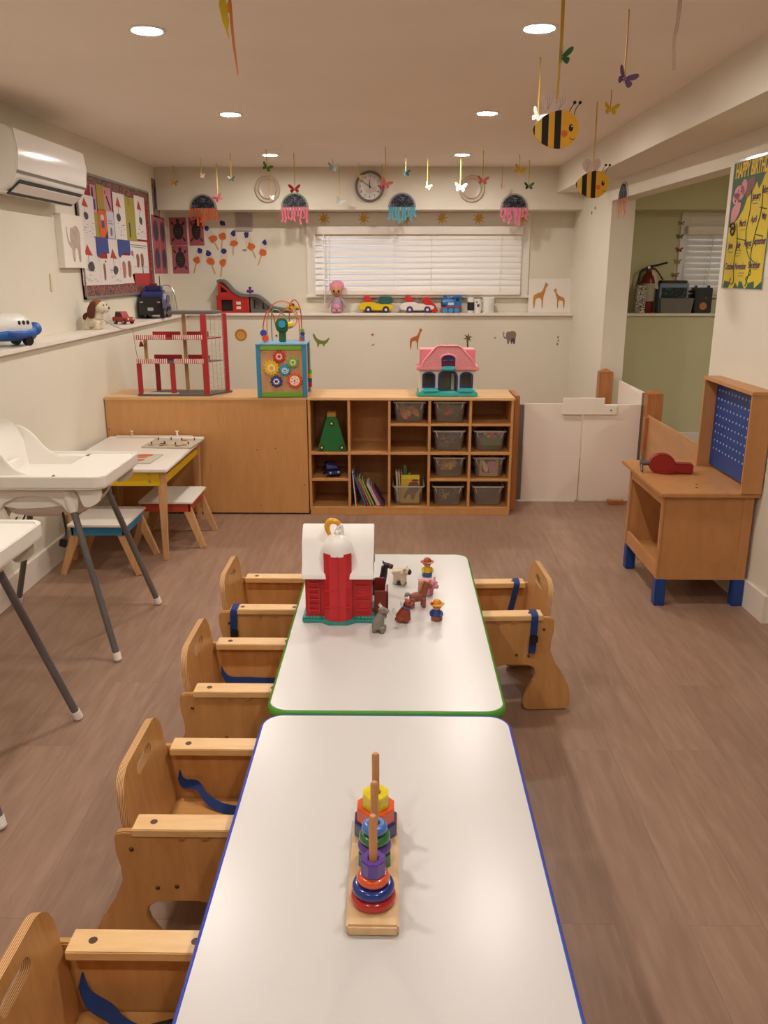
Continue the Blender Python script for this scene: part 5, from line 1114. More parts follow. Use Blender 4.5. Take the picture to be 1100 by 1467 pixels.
x = rp(1003); t = thing('speaker', 'black loudspeaker with an orange cone on the far ledge', 'speaker', (x, 7.55, LZ)); obj('cabinet', B().box(-.075, .075, -.06, .06, 0, .215, .006), BLACK, t); b = B(); b.lathe([(.032, .003), (.03, .0), (.012, -.008), (0, -.006)], 24, frame((.0, -.061, .06)) @ Matrix.Rotation(0, 4, 'X')); obj('cone', b, pm('#b5763c', .3), t); obj('status_light', B().sph((.02, -.061, .13), .005, 10, 6), pm('#d8dde0', .2), t)  # cone is plain orange plastic
for s in (-1, 1): obj('carry_lug', B().box(s * .055 - .008, s * .055 + .008, -.02, .02, .212, .232, .003), BLACK, t)
t = thing('dark_case', 'small dark case on the far ledge, between the blue-grey box and the loudspeaker', 'case', (rp(985.5), 7.60, LZ)); obj('case_body', B().box(-.05, .05, -.03, .03, 0, .17, .01), BLACK, t); obj('case_lid', B().box(-.045, .055, -.028, .028, .17, .19, .006), mat('case_lid', '#26262a', .5), t)
# ================================================================= WALL DECORATION
FL = lambda p: frame(p, (0, 1, 0), (0, 0, 1))          # left wall, faces +x
FB = lambda p: frame(p, (1, 0, 0), (0, 0, 1))          # back wall, faces the room
_e = Vector((-WK, -1, 0)).normalized()
FR_ = lambda p: frame(p, _e, (0, 0, 1))                # right wall, faces -x
def rect(x0, y0, x1, y1): return [(x0, y0), (x1, y0), (x1, y1), (x0, y1)]
rnd = random.Random(11)

# ---- wall clock and two round glass covers on the bulkhead
p = PY(529.5, 267, YBK - .02); t = thing('wall_clock', 'round wall clock with grey rim and white face on the bulkhead', 'clock', M=FB((p.x, YBK - .0005, p.z)))
R0 = .122
obj('clock_rim', B().lathe([(R0 - .02, 0), (R0, 0), (R0, .02), (R0 - .006, .032), (R0 - .017, .03), (R0 - .02, .012)], 48, caps=False), mat('clock_grey', '#6d655f', .4), t, ang=50)
obj('clock_face', B().plate(ell(0, 0, R0 - .018, n=48), .002, .012, XY), paper('#d9d3cd'), t)
for i in range(12):
    a = PI / 2 - 2 * PI * (i + 1) / 12; lettering('numeral', str(i + 1), .026, EYE, t, Matrix.Translation((.080 * math.cos(a), .080 * math.sin(a), .0128)))
def hand(name, a, L, w): c = Matrix.Rotation(a, 4, 'Z'); obj(name, B().plate([(-w, -.015), (w, -.015), (w * .5, L), (-w * .5, L)], .014, .0155, c), EYE, t)
hand('hour_hand', math.radians(2), .055, .004); hand('minute_hand', math.radians(58), .08, .003); obj('hand_pin', B().cyl((0, 0, .0155), (0, 0, .018), .004, n=12), EYE, t)
GLS = mat('cover_grey', '#b3a899', .3)
for px, py, lb in ((383, 271, 'round pale vent cover on the bulkhead, left of the clock'), (676, 270.5, 'round pale vent cover on the bulkhead, right of the clock')):
    p = PY(px, py, YBK - .01); t = thing('round_vent', lb, 'vent cover', M=FB((p.x, YBK - .0005, p.z)))
    obj('outer_ring', B().lathe([(.098, 0), (.104, .004), (.106, .012), (.100, .018), (.094, .014), (.086, .008), (.078, .006)], 48), mat('cover_rim', '#c9bba6', .3), t, ang=60); obj('inner_disc', B().lathe([(.080, .0), (.080, .012), (.074, .02), (.068, .016), (.05, .014), (0, .014)], 48), mat('cover_disc', '#bfb1a0', .3), t, ang=60)
p0, p1 = PY(337, 306, YB), PY(362, 331, YB); t = thing('wall_vent', 'square pale grey vent cover high on the back wall, above the paper flags', 'vent cover', M=FB(((p0.x + p1.x) / 2, YB - .0005, (p0.z + p1.z) / 2))); w = (p1.x - p0.x) / 2
obj('cover', B().box(-w, w, -w, w, 0, .016, .004), mat('vent_grey', '#b3a8a0', .5), t); obj('cover_slots', B().box(-w * .8, w * .8, -w * .78, w * .8, .016, .0175), mat('vent_slots', '#a89d98', .6), t)

# ---- air conditioner
t = thing('air_conditioner', 'white wall-mounted air conditioner high on the left wall', 'air conditioner', (XL, 4.66, 1.885))
pr = [(0, .02), (.10, .0), (.175, .045), (.205, .10), (.215, .20), (.20, .285), (.15, .31), (0, .31)]
obj('housing', B().plate([(x, z) for x, z in smooth2(pr, 2)], -.46, .46, frame((0, 0, 0), (1, 0, 0), (0, 0, 1)), bev=.006), mat('ac_white', '#e6e3df', .22, coat=.4), t, ang=50)
obj('front_panel', B().plate([(.2085, .105), (.219, .20), (.207, .288), (.203, .288), (.214, .20), (.204, .105)], -.452, .452, frame((0, 0, 0))), mat('ac_panel', '#e9e6e3', .12, coat=.6), t, ang=60)
obj('chrome_strip', B().plate([(.203, .092), (.2115, .104), (.2065, .106), (.198, .094)], -.455, .455, frame((0, 0, 0))), mat('ac_strip', '#8d8b88', .3, .4), t)
obj('outlet', B().plate([(.120, .004), (.196, .066), (.1985, .064), (.124, .0)], -.41, .41, frame((0, 0, 0))), BLACK, t)
obj('louver', B().bar((.1635, -.40, .0300), (.1635, .40, .0300), .058, .006, (.775, 0, .632), .002), mat('ac_louver', '#dcd6cf', .35), t)
obj('status_light', B().sph((.213, .42, .14), (.003, .005, .003), 8, 6), pm('#e9f0ee', .2), t)

# ---- elephant canvas on the left wall
def lq(px, py): return PX(px, py, XL)
a, c = lq(76, 303), lq(118, 383); y0 = lq(75, 345).y; y1 = lq(118, 345).y
t = thing('elephant_canvas', 'white canvas with a grey elephant on the left wall, below the air conditioner', 'canvas', M=FL((XL + .0005, (y0 + y1) / 2 - .01, lq(95, 384).z))); w = .175; h = lq(76, 305).z - lq(76, 384).z
obj('canvas_board', B().box(-w, w, 0, h, 0, .04, .002), paper('#e6dfd6'), t); obj('elephant_painting', B().plate(place(animal_poly('elephant'), .035, h * .12, h * 2.6), .0402, .0412, XY), mat('elephant_wash', '#b5a298', .8, noise=.12, nscale=20), t)
mesh_thing('wall_hook', 'small cream sticker hook on the left wall, above the left ledge', 'hook', B().plate(smooth2([(-.01, .10), (.01, .10), (.008, .03), (.022, .02), (.0, -.01), (-.022, .02), (-.008, .03)], 1), 0, .006, XY, bev=.001), pm('#cfc0a0'), M=FL((XL + .0005, lq(73, 415).y, lq(73, 418).z)))

# ---- notice board with children's boats
by0, by1 = lq(112, 350).y, lq(213.5, 340).y; bz0, bz1 = 1.352, 2.135; yc = (by0 + by1) / 2; hw_ = (by1 - by0) / 2; hh = bz1 - bz0
BM = FL((XL + .0005, yc, bz0))
t = thing('notice_board', 'red notice board with a patterned border on the left wall, covered in boat pictures', 'notice board', M=BM)
obj('backing', B().box(-hw_, hw_, 0, hh, 0, .012), paper('#9c1f26'), t)
b = B()
for q in ((-hw_, hw_, 0, .018), (-hw_, hw_, hh - .018, hh), (-hw_, -hw_ + .018, 0, hh), (hw_ - .018, hw_, 0, hh)): b.box(q[0], q[1], q[2], q[3], 0, .022, .002)
obj('board_frame', b, mat('board_frame', '#8d8a84', .4, .3), t)
BD = scribble('border_pattern', '#3c3a32', '#b06a68', 45, .52)
b = B(); n_ = 40
for q in ((.018, .085), (hh - .085, hh - .018)):
    for i in range(n_): xx = -hw_ + .02 + (2 * hw_ - .04) * i / n_; dx = (2 * hw_ - .04) / n_; top_ = q[0] > .1; b.plate([(xx, q[0]), (xx + dx, q[0]), (xx + dx, q[1]), (xx, q[1])] if False else ([(xx, q[0] - (0 if not top_ else 0)), (xx + dx, q[0]), (xx + dx, q[1] - .012), (xx + dx / 2, q[1]), (xx, q[1] - .012)] if not top_ else [(xx, q[1]), (xx, q[0] + .012), (xx + dx / 2, q[0]), (xx + dx, q[0] + .012), (xx + dx, q[1])]), .012, .0145, XY)
b.box(-hw_ + .018, -hw_ + .06, .08, hh - .08, .012, .0145); b.box(hw_ - .05, hw_ - .018, .08, hh - .08, .012, .0145); obj('scalloped_border', b, BD, t)
MRK = mat('ink_marks', '#33313a', .8)
GP = "children's papers pinned to the notice board"
def sheet(label, q, mats, shapes, name='drawing', cat='drawing', layer=0, outline=None):
    """q = pixel corners top-left and bottom-right of the sheet as seen; the sheet hangs on the board"""
    a, c = PX(q[0], q[1], XL + .015), PX(q[2], q[3], XL + .015)
    am, cm = PX(q[0], (q[1] + q[3]) / 2, XL + .015), PX(q[2], (q[1] + q[3]) / 2, XL + .015)
    w, h = cm.y - am.y, (a.z - c.z)
    zt = PX((q[0] + q[2]) / 2, (q[1] + q[5]) / 2, XL + .015).z if len(q) > 5 else a.z; zb = PX((q[0] + q[2]) / 2, (q[3] + q[4]) / 2, XL + .015).z if len(q) > 5 else c.z; h = zt - zb
    b = B(); z0 = .0152 + layer * .0012
    b.plate([(x * w, y_ * h) for x, y_ in (outline or rect(0, 0, 1, 1))], 0, .0008, XY)
    for k, (mi, P) in enumerate(shapes): b.plate([(x * w, y_ * h) for x, y_ in P], .0008, .0011 + .00012 * k, XY, mi)
    o = obj(name, b, mats, None, FL((XL + z0, am.y, zb))); return tag(o, label, cat, GP)
PWH, PRD, PGY, PGN, POR, PPK, PBL, PBR = paper('#dcd5d2'), paper('#b23a34'), paper('#4a4546'), paper('#9c9440'), paper('#d2641f'), paper('#c48a98'), paper('#3a4a8c'), paper('#8a5f4f')
def boat(tri, hull, seed, waves=True):
    r_ = random.Random(seed); S = [(1, [(tri[0] - .2, tri[1]), (tri[0] + .24, tri[1] - .02), (tri[0] - .02, tri[1] + .21)]), (2, smooth2([(hull[0] + .2 * math.cos(a) * r_.uniform(.7, 1.2), hull[1] + .11 * math.sin(a) * r_.uniform(.7, 1.3)) for a in [2 * PI * i / 7 for i in range(7)]], 2)), (3, [(tri[0] - .008, hull[1]), (tri[0] + .008, hull[1]), (tri[0] + .008, tri[1]), (tri[0] - .008, tri[1])])]
    if waves:
        for i in range(14):
            x, y_ = r_.uniform(.08, .82), r_.uniform(.06, .36); S.append((3, rect(x, y_, x + .09, y_ + .008)))
    return S
BOAT = [PWH, PRD, PGY, MRK]
sheet('boat drawing with a red triangle sail, upper left on the notice board', (113.5, 278, 134, 336, 339, 281), BOAT, boat((.38, .72), (.42, .48), 1), layer=2)
sheet('pink paper with a dark figure beside the first boat, top of the notice board', (129.5, 264, 137.5, 304, 305, 266), [PPK, MRK, PBL], [(1, rect(.2, .55, .5, .9)), (2, rect(.4, .12, .75, .5))])
sheet('narrow green strip at the left of the upper row on the notice board', (133, 305, 141.5, 340, 341, 306), [PGN, MRK], [])
sheet('green paper strip above the orange one on the notice board', (138, 264, 148, 300, 301, 266), [PGN, paper('#b08a2c')], [(1, rect(.2, .25, .8, .85))], layer=1)
sheet('orange paper with a blue and white figure on the notice board', (141.5, 300, 153, 340, 341, 301), [POR, MRK, paper('#b9c4d6'), PBL], [(2, ell(.45, .72, .22, .1, 12)), (3, rect(.3, .35, .65, .6)), (1, [(.6, .0), (1, .0), (1, .3)])], layer=1)
sheet('pink paper with dark diagonal marks, top centre of the notice board', (148, 268, 159, 302, 303, 270), [PPK, MRK, PRD], [(1, [(.3, .6), (.45, .65), (.9, .1), (.75, .05)]), (2, rect(.15, .7, .3, .85))])
sheet('pale blue and white footprint paper in the middle of the notice board', (152.5, 303, 163.5, 342, 343, 304), [paper('#c3c6d4'), PBR, MRK], [(1, smooth2([(.4, .1), (.65, .12), (.7, .4), (.45, .45)], 2)), (2, rect(.2, .55, .8, .57)), (2, rect(.2, .65, .7, .67))])
sheet('boat drawing with a red triangle sail, upper centre of the notice board', (162.5, 276, 179, 342, 344, 279), BOAT, boat((.42, .72), (.42, .47), 4), layer=2)
sheet('tall green letter-shaped paper on the notice board', (176, 281, 193.5, 344, 346, 284), [PGN, PRD, MRK], [(2, rect(.42, .08, .52, .42)), (1, rect(.48, .78, .52, 1.0))], layer=1)
sheet('boat drawing with a red triangle sail, upper right on the notice board', (193, 281, 207.5, 342, 344, 283), BOAT, boat((.42, .70), (.5, .44), 7), layer=2)
sheet('boat drawing with a red triangle sail, lower left on the notice board', (116.5, 338, 143, 408, 410, 338), BOAT, boat((.38, .62), (.5, .38), 9))
sheet('boat drawing with a red triangle sail, lower centre of the notice board', (154, 342, 175, 407, 408, 343), BOAT, boat((.40, .58), (.5, .32), 12))
PEN = [(0, 1), (0, .12), (.12, 0), (.35, .2), (.6, .28), (1, .22), (1, 1)]
sheet('blue pennant on the left of the lower row of the notice board', (137.5, 340, 155, 370, 369, 341), [PBL], [], 'paper_pennant', 'pennant', 2, PEN); sheet('blue pennant on the right of the lower row of the notice board', (168.5, 343.5, 186, 370, 369, 344), [PBL], [], 'paper_pennant', 'pennant', 2, PEN)
FT = lambda x, y_, s: smooth2([(x - .12 * s, y_ - .3 * s), (x + .08 * s, y_ - .32 * s), (x + .14 * s, y_ + .1 * s), (x + .05 * s, y_ + .32 * s), (x - .14 * s, y_ + .25 * s), (x - .1 * s, y_ - .05 * s)], 2)
sheet('white paper with one brown footprint, bottom of the notice board', (143.5, 370, 156, 408, 408, 371), [PWH, PBR, PRD], [(1, FT(.5, .5, 1.1)), (2, rect(.6, .85, .75, .93))], layer=1); sheet('white paper with two brown footprints, bottom of the notice board', (172, 366, 192, 405, 407, 366), [PWH, PBR, paper('#a8706a')], [(1, FT(.66, .52, 1)), (2, FT(.28, .5, 1))], layer=1)
sheet('white paper with handwriting and brown footprints above the red boat hull', (186.5, 345.5, 212, 391, 392, 346), [PWH, PBR, MRK, paper('#9c6a78')], [(2, rect(.05, .86 - .0, .95, .88)), (2, rect(.08, .8, .9, .815)), (1, FT(.40, .40, .7)), (1, FT(.64, .42, .7)), (3, FT(.12, .55, .5)), (2, rect(.62, .0, .66, .3)), (2, rect(.05, .2, .9, .21))], layer=0)
sheet('red paper boat hull at the lower right of the notice board', (190, 392, 214, 409, 409, 392.5), [PRD], [], 'paper_boat_hull', 'paper cutout', 1, [(.12, 0), (1, 0), (1, 1), (0, 1)])

# ---- turtle pictures
PKP = paper('#a85a64'); TUR = mat('turtle_dark', '#332c2e', .8, noise=.3, nscale=60)
def turtle_shapes(w, h):
    S = [ell(0, 0, w * .30, h * .30, 22), ell(0, h * .37, w * .09, h * .08, 12)]
    for sx in (-1, 1):
        for sy in (-1, 1): S.append(smooth2([(sx * w * .20, sy * h * .18), (sx * w * .42, sy * h * .30), (sx * w * .38, sy * h * .38), (sx * w * .26, sy * h * .30)], 1))
    return S
def turtle(label, M, w, h, base=None):
    t = thing('turtle_picture', label, 'picture', M=M, group='turtle pictures on pink paper'); obj('pink_sheet', B().plate(rect(-w / 2, -h / 2, w / 2, h / 2), 0, .0012, XY), base or PKP, t)
    b = B(); 
    for i, s in enumerate(turtle_shapes(w, h)): b.plate(s, .0012, .002 + .0002 * i, XY)
    obj('turtle_print', b, TUR, t); b = B()
    for i in range(3): b.plate(rect(-w * .15, -h * .1 + i * h * .09, w * .15, -h * .085 + i * h * .09), .0034, .0038, XY)
    obj('shell_lines', b, mat('shell_grey', '#5c5254', .8), t); return t
def bq(px, py, Y=YB): return PY(px, py, Y - .0005)
for q, lb in (((241.5, 311.5, 269, 351.5), 'turtle picture at the top left of the back wall, beside the corner'), ((269.3, 311, 293, 352), 'turtle picture right of the first, half under the orange jellyfish'), ((245.5, 352, 271.5, 392), 'turtle picture below the other two on the back wall')):
    a, c = bq(q[0], q[1]), bq(q[2], q[3]); p = bq((q[0] + q[2]) / 2, (q[1] + q[3]) / 2); turtle(lb, FB((p.x, YB - .0005, p.z)), c.x - a.x, a.z - c.z)
for q, lb, base in (((219, 309, 229, 392), 'pair of dark prints on tall pink paper on the left wall, nearer strip', PKP), ((229.5, 312, 237.5, 392), 'pair of dark prints on tall pink paper on the left wall, strip at the corner', PKP)):
    a, c = PX(q[0], q[1], XL), PX(q[2], q[3], XL); y0 = PX(q[0], 350, XL).y; y1 = min(PX(q[2], 350, XL).y, YB - .02); zt = PX((q[0] + q[2]) / 2, q[1], XL).z; zb = PX((q[0] + q[2]) / 2, q[3], XL).z
    t = thing('print_picture', lb, 'picture', M=FL((XL + .0005, (y0 + y1) / 2, (zt + zb) / 2))); w, h = y1 - y0, zt - zb; obj('pink_sheet', B().plate(rect(-w / 2, -h / 2, w / 2, h / 2), 0, .0012, XY), base, t); b = B(); b.plate(ell(0, h * .24, w * .36, h * .18), .0012, .002, XY); b.plate(ell(0, -h * .24, w * .36, h * .18), .0012, .002, XY); obj('dark_print', b, mat('print_violet', '#4a4258', .8, noise=.3, nscale=40), t)
y0 = PX(206.5, 280, XL).y; y1 = PX(216, 280, XL).y; t = turtle('turtle picture on dull purple paper high on the left wall, above the notice board', FL((XL + .0005, 7.33, PX(212, 281, XL).z)), .20, .30, paper('#8a6a66'))
t = thing('figure_drawing', 'white paper with a small dark figure on the left wall, right of the notice board', 'drawing', M=FL((XL + .0005, PX(218, 368, XL).y - .05, PX(217, 368, XL).z))); obj('white_sheet', B().plate(rect(-.09, -.15, .09, .15), 0, .0012, XY), PWH, t); b = B(); b.plate(smooth2([(-.03, -.09), (.02, -.10), (.03, 0), (.05, .05), (0, .10), (-.04, .04)], 2), .0012, .002, XY); obj('dark_figure', b, MRK, t)

# ---- little paper flags on craft sticks
GF_ = 'blue and orange handprint flags on sticks'
FLG = [((283, 220), (352, 330), (415, 455), 'at the upper left, beside the turtle pictures'), ((463, 157), (462, 300), (450, 445), 'with the highest blue print'), ((583, 265), (585, 385), (580, 515), 'below the left corner of the square vent'), ((730, 288), (780, 415), (835, 550), 'below the right corner of the square vent'), ((937, 373), (908, 490), (862, 630), 'farthest right of all the flags'), ((205, 466), (175, 570), (140, 715), 'nearest the lowest turtle picture'), ((300, 492), (330, 592), (380, 728), 'in the lower row, second from the left'), ((478, 468), (463, 600), (440, 765), 'lowest, above the red toy house')]
S_ = 7.857; rr = random.Random(21)
for i, (a, o_, s, lb) in enumerate(FLG):
    P = [bq(260 + q[0] / S_, 300 + q[1] / S_) for q in (a, o_, s)]; c = P[1]
    t = thing('paper_flag', 'blue and orange paper flag ' + lb, 'paper craft', M=FB((c.x, YB - .0005, c.z)), group=GF_)
    L = [(q.x - c.x, q.z - c.z) for q in P]
    b = B(); d = Vector(L[0]); n = Vector((-d.y, d.x)).normalized() * .035; b.plate([(-n.x, -n.y - .02), (n.x, n.y - .02), (d.x + n.x * .9, d.y + n.y * .9), (d.x - n.x * .9, d.y - n.y * .9)], 0, .001, XY); obj('card', b, paper('#d6c8b4'), t)
    blob = lambda cx, cy, r: smooth2([(cx + r * rr.uniform(.6, 1.25) * math.cos(2 * PI * k / 9), cy + r * rr.uniform(.6, 1.25) * math.sin(2 * PI * k / 9)) for k in range(9)], 2)
    obj('blue_print', B().plate(blob(*L[0], .026), .001, .002, XY), scribble('print_blue', '#16246f', '#3f5fb0', 50, .6), t); obj('orange_print', B().plate(blob(0, 0, .037), .001, .002, XY), scribble('print_orange', '#c9612a', '#dd8a4a', 60, .6), t)
    e = Vector(L[2]); e0 = e * .22; obj('craft_stick', B().bar((e0.x, e0.y, .002), (e.x, e.y, .002), .011, .002, (1, 0, 0), .0), PINE, t)
mesh_thing('leaf_sticker', 'small grey leaf-shaped sticker among the paper flags', 'sticker', B().plate(smooth2([(-.03, 0), (0, .010), (.022, .008), (.022, -.008), (0, -.01)], 2), 0, .001, XY), paper('#8f8377'), M=FB((bq(350, 358.5).x, YB - .0005, bq(350, 358.5).z)))

# ---- suns above the window
YLW = mat('sun_gold', '#d9ae4a', .7, noise=.15, nscale=60)
for i, (px, lb) in enumerate(((464, 'leftmost gold paper sun above the window'), (521, 'second gold paper sun from the left above the window'), (582, 'gold paper sun above the window, behind the blue jellyfish'), (633, 'fourth gold paper sun from the left above the window'), (686, 'fifth gold paper sun from the left above the window'), (748, 'gold paper sun at the right end, behind the pink jellyfish'))):
    p = PY(px, 314, YB - .02); t = thing('paper_sun', lb, 'paper decoration', M=FB((p.x, YB - .0175, 1.963)), group='gold paper suns above the window')
    b = B(); b.plate(star(0, 0, .062, .020, 8, .2), 0, .0015, XY); b.plate(ell(0, 0, .027, n=20), .0015, .003, XY); obj('sun_rays', b, YLW, t); b = B()
    for s in (-1, 1): b.plate(ell(s * .009, .006, .003, n=8), .003, .0036, XY)
    b.plate([(-.010, -.007), (0, -.012), (.010, -.007), (0, -.009)], .003, .0036, XY); obj('sun_face', b, pm('#5a3a1a'), t)

# ---- paper plate jellyfish
def jelly(label, M, strip, rim, s=1.0, n=9):
    t = thing('hanging_jellyfish', label, 'paper craft', M=M, group='paper plate jellyfish under the ceiling'); r = .115 * s
    b = B(); b.plate(ell(0, 0, r, r * 1.0, 24, 0, PI), 0, .006, XY, bev=.001); obj('plate_rim', b, paper(rim), t)
    obj('plate_dome', B().plate(ell(0, .004, r * .86, r * .86, 24, 0, PI), .006, .0085, XY), scribble('jelly_scribble', '#16161c', '#6a7288', 34, .56), t)
    for q in (-1, 1): obj('eye', B().plate(ell(q * r * .28, r * .32, r * .12, n=12), .0085, .0095, XY), EYE, t)
    rr = random.Random(int(strip[1:], 16) % 97)
    for i in range(n):
        x = -r * .9 + 1.8 * r * i / (n - 1); L = rr.uniform(.07, .14) * s
        st = obj('streamer', B().ribbon(spline([(x, .006, .007), (x + rr.uniform(-.006, .006), -L * .4, .010), (x + rr.uniform(-.01, .01), -L * .75, .006), (x + rr.uniform(-.012, .012), -L, .012)], 4), (1, 0, .15), .018 * s, .001), mat('crepe_' + strip[1:], strip, .7), t)
    return t
for px, py, c, rim, lb in ((291, 299, '#c9622f', '#9a948a', 'paper jellyfish with orange streamers on the left of the bulkhead'), (422, 297, '#c8607a', '#7f9a70', 'paper jellyfish with pink streamers, left of the clock'), (576, 297, '#4a9ab0', '#8d8a94', 'paper jellyfish with blue streamers, right of the clock'), (736.5, 298, '#cf6a88', '#a5a09a', 'paper jellyfish with pink streamers at the right end of the bulkhead')):
    p = PY(px, py, YBK - .01); jelly(lb, FB((p.x, YBK - .0005, p.z)), c, rim)
p = PR(893, 285); jelly('paper jellyfish with orange streamers on the doorway beam at the right', FR_((p.x - .0005, p.y, p.z)), '#c9531f', '#c9c4ba', .98)

# ---- stickers on the lower back wall
def sticker(label, px, py, mats, shapes, s=1.0):
    p = PY(px, py, YL - .001); b = B()
    for i, (mi, P) in enumerate(shapes): b.plate([(x * s, z * s) for x, z in P], 0, .0008 + .0002 * i, XY, mi)
    return mesh_thing('wall_sticker', label, 'wall sticker', b, mats, M=FB((p.x, YL - .0005, p.z)), group='animal stickers on the lower back wall')
sticker('round orange lion face sticker, left of the activity cube', 345, 480, [paper('#b5702a'), paper('#d09a40'), EYE], [(0, star(0, 0, .056, .05, 14)), (1, ell(0, -.004, .036)), (2, ell(-.012, .004, .004, n=8)), (2, ell(.012, .004, .004, n=8))])
sticker('green crocodile sticker, right of the activity cube', 460, 488, [paper('#6f7a35')], [(0, smooth2([(-.075, .06), (-.06, .062), (-.04, .02), (0, .0), (.04, .0), (.07, .03), (.075, .02), (.05, -.025), (.03, -.03), (.03, -.05), (.018, -.05), (.015, -.03), (-.02, -.03), (-.025, -.055), (-.038, -.055), (-.035, -.025), (-.055, .0), (-.07, .035)], 1))])
sticker('tiny red heart sticker, below the bead maze', 396, 481, [paper('#a8322a')], [(0, ell(0, 0, .010))]); sticker('tiny red flower sticker in the middle of the lower back wall', 533.5, 479.5, [paper('#a8392f')], [(0, star(0, 0, .015, .008, 5))]); sticker('tiny green sprout sticker in the middle of the lower back wall', 533.5, 494, [paper('#76803f')], [(0, smooth2([(-.018, 0), (0, -.012), (.02, .008), (.008, .012), (.0, .0)], 1))])
sticker('orange giraffe sticker, left of the pink dollhouse', 597, 486, [paper('#b5642a')], [(0, place(animal_poly('giraffe'), -.005, -.09, .52))]); sticker('dark palm tree sticker above the pink dollhouse', 670, 486, [paper('#5f5a38')], [(0, star(0, .012, .044, .016, 6, .3)), (0, rect(-.007, -.07, .007, .01))])
sticker('grey elephant sticker with a dark calf, right of the pink dollhouse', 731, 484, [paper('#8a7468'), paper('#4f4a4c'), paper('#c98a6a')], [(0, place(animal_poly('elephant'), .012, -.055, .44)), (1, place(animal_poly('elephant'), .025, -.055, .2)), (2, ell(-.058, .04, .006, n=10))])
sticker('tiny grey dot sticker beside the elephant sticker', 709, 484, [paper('#7a6a58')], [(0, ell(0, 0, .007, n=10))]); sticker('small grey sprig sticker near the right end of the lower back wall', 799, 488, [paper('#857a5f')], [(0, ell(0, .03, .008, .01, 10)), (0, ell(.004, 0, .007, .01, 10)), (0, ell(-.003, -.03, .008, .012, 10))])

# ---- butterflies on the casing of the window beyond
def wing_polys(s):
    U = smooth2([(0, .0), (.02, .03), (.07, .062), (.095, .058), (.09, .03), (.055, .0)], 2); D = smooth2([(0, .0), (.055, .0), (.07, -.02), (.055, -.05), (.035, -.048), (.01, -.02)], 2)
    return [(x * s, y_ * s) for x, y_ in U], [(x * s, y_ * s) for x, y_ in D]
def flat_butterfly(b, s, mi=0):
    for sx in (-1, 1):
        for P in wing_polys(s): b.plate([(sx * x, y_) for x, y_ in P], 0, .001, XY, mi)
    b.plate(ell(0, .002 * s, .006 * s, .034 * s, 12), 0, .0022, XY, mi)
for px, py, c, lb in ((976, 320, '#8a8672', 'pale grey'), (974, 339, '#6d6a5a', 'grey'), (973, 358, '#8a3038', 'red'), (970.5, 375, '#9a8a3a', 'yellow'), (967.5, 394, '#a86a66', 'pink')):
    p = PY(px, py, YB - .018); b = B(); flat_butterfly(b, .36 if px < 976 else .3); mesh_thing('butterfly_sticker', lb + ' butterfly sticker on the casing of the far window', 'sticker', b, paper(c), M=FB((p.x, YB - .0165, p.z)), group='butterfly stickers on the far window casing')

# ---- birthday poster on the right wall
tl, bl, br_ = PR(1050, 236), PR(1033, 412), PR(1090, 416); ph = tl.z - bl.z; pw = (bl - br_).length
pm_ = (tl + bl) / 2; e0 = Vector((bl.x, bl.y, 0)); M = FR_((bl.x - .0008, bl.y - .012, bl.z))
t = thing('birthday_poster', 'yellow and green happy birthday poster with months on the right wall', 'poster', M=M)
GN, YE, PK2, PUR = mat('poster_green', '#285434', .5), mat('poster_yellow', '#d2ba1e', .5), mat('poster_pink', '#cf8a95', .5), paper('#4a2260')
obj('poster_sheet', B().plate(rect(0, 0, pw, ph), 0, .0015, XY), GN, t)
def shp(name, polys, m, z): 
    b = B()
    for P in polys: b.plate([(x * pw, y_ * ph) for x, y_ in P], .0015, z, XY)
    return obj(name, b, m, t)
shp('yellow_field', [[(.02, .0), (.30, .0), (.34, .05), (.42, .01), (.5, .06), (.58, .0), (.80, .0), (.97, .06), (.97, .80), (.92, .84), (.82, .9), (.75, .84), (.72, .80), (.66, .76), (.60, .82), (.52, .75), (.42, .72), (.34, .62), (.24, .56), (.14, .52), (.02, .5)]], YE, .0019)
shp('corner_leaves', [[(.03, .0), (.18, .0), (.2, .05), (.05, .06)], [(.42, .0), (.55, .0), (.5, .05), (.44, .06)], [(.6, .0), (.82, .0), (.8, .06), (.7, .05)]], GN, .0021)
shp('pink_animal', [ell(.2, .76, .13, .06, 18), ell(.13, .72, .09, .045, 16), ell(.30, .80, .07, .06, 14), smooth2([(.05, .66), (.28, .70), (.25, .60), (.16, .54), (.08, .5), (.04, .56)], 2)], PK2, .0023)
shp('animal_shade', [smooth2([(.33, .84), (.55, .88), (.58, .78), (.42, .70), (.34, .74)], 2)], mat('poster_brown', '#6a3a3a', .4), .0021)
shp('animal_spots', [ell(.17, .78, .014, .009, 8), ell(.24, .77, .014, .009, 8), ell(.20, .745, .02, .008, 8), ell(.12, .70, .016, .012, 8), ell(.2, .70, .012, .016, 8)], mat('poster_dark', '#3a2028', .4), .0026)
b = B(); b.tube([(pw * (.13 + (.02 + .055 * u) * math.cos(u * 9)), ph * (.47 + (.012 + .05 * u) * math.sin(u * 9)), .0026) for u in [i / 30 for i in range(31)]], .006, 6); obj('curled_tail', b, mat('poster_dark', '#3a2028'), t)
b = B()
for pts in ([(.5, .76), (.52, .62), (.48, .45), (.55, .30), (.68, .2), (.64, .08), (.60, .02)], [(.22, .52), (.28, .38), (.26, .2), (.30, .05), (.2, .04), (.22, .08)], [(.76, .78), (.78, .6), (.70, .42), (.66, .25), (.78, .2)], [(.74, .62), (.9, .6)], [(.26, .4), (.48, .38)], [(.70, .42), (.88, .40)], [(.64, .2), (.7, .12), (.6, .08), (.68, .03)]):
    b.tube([(v.x * pw, v.y * ph, .0022) for v in spline([(x, y_, 0) for x, y_ in pts], 6)], .0028, 6)
obj('vines', b, GN, t)
YT = mat('poster_title', '#e6bf1c', .5)
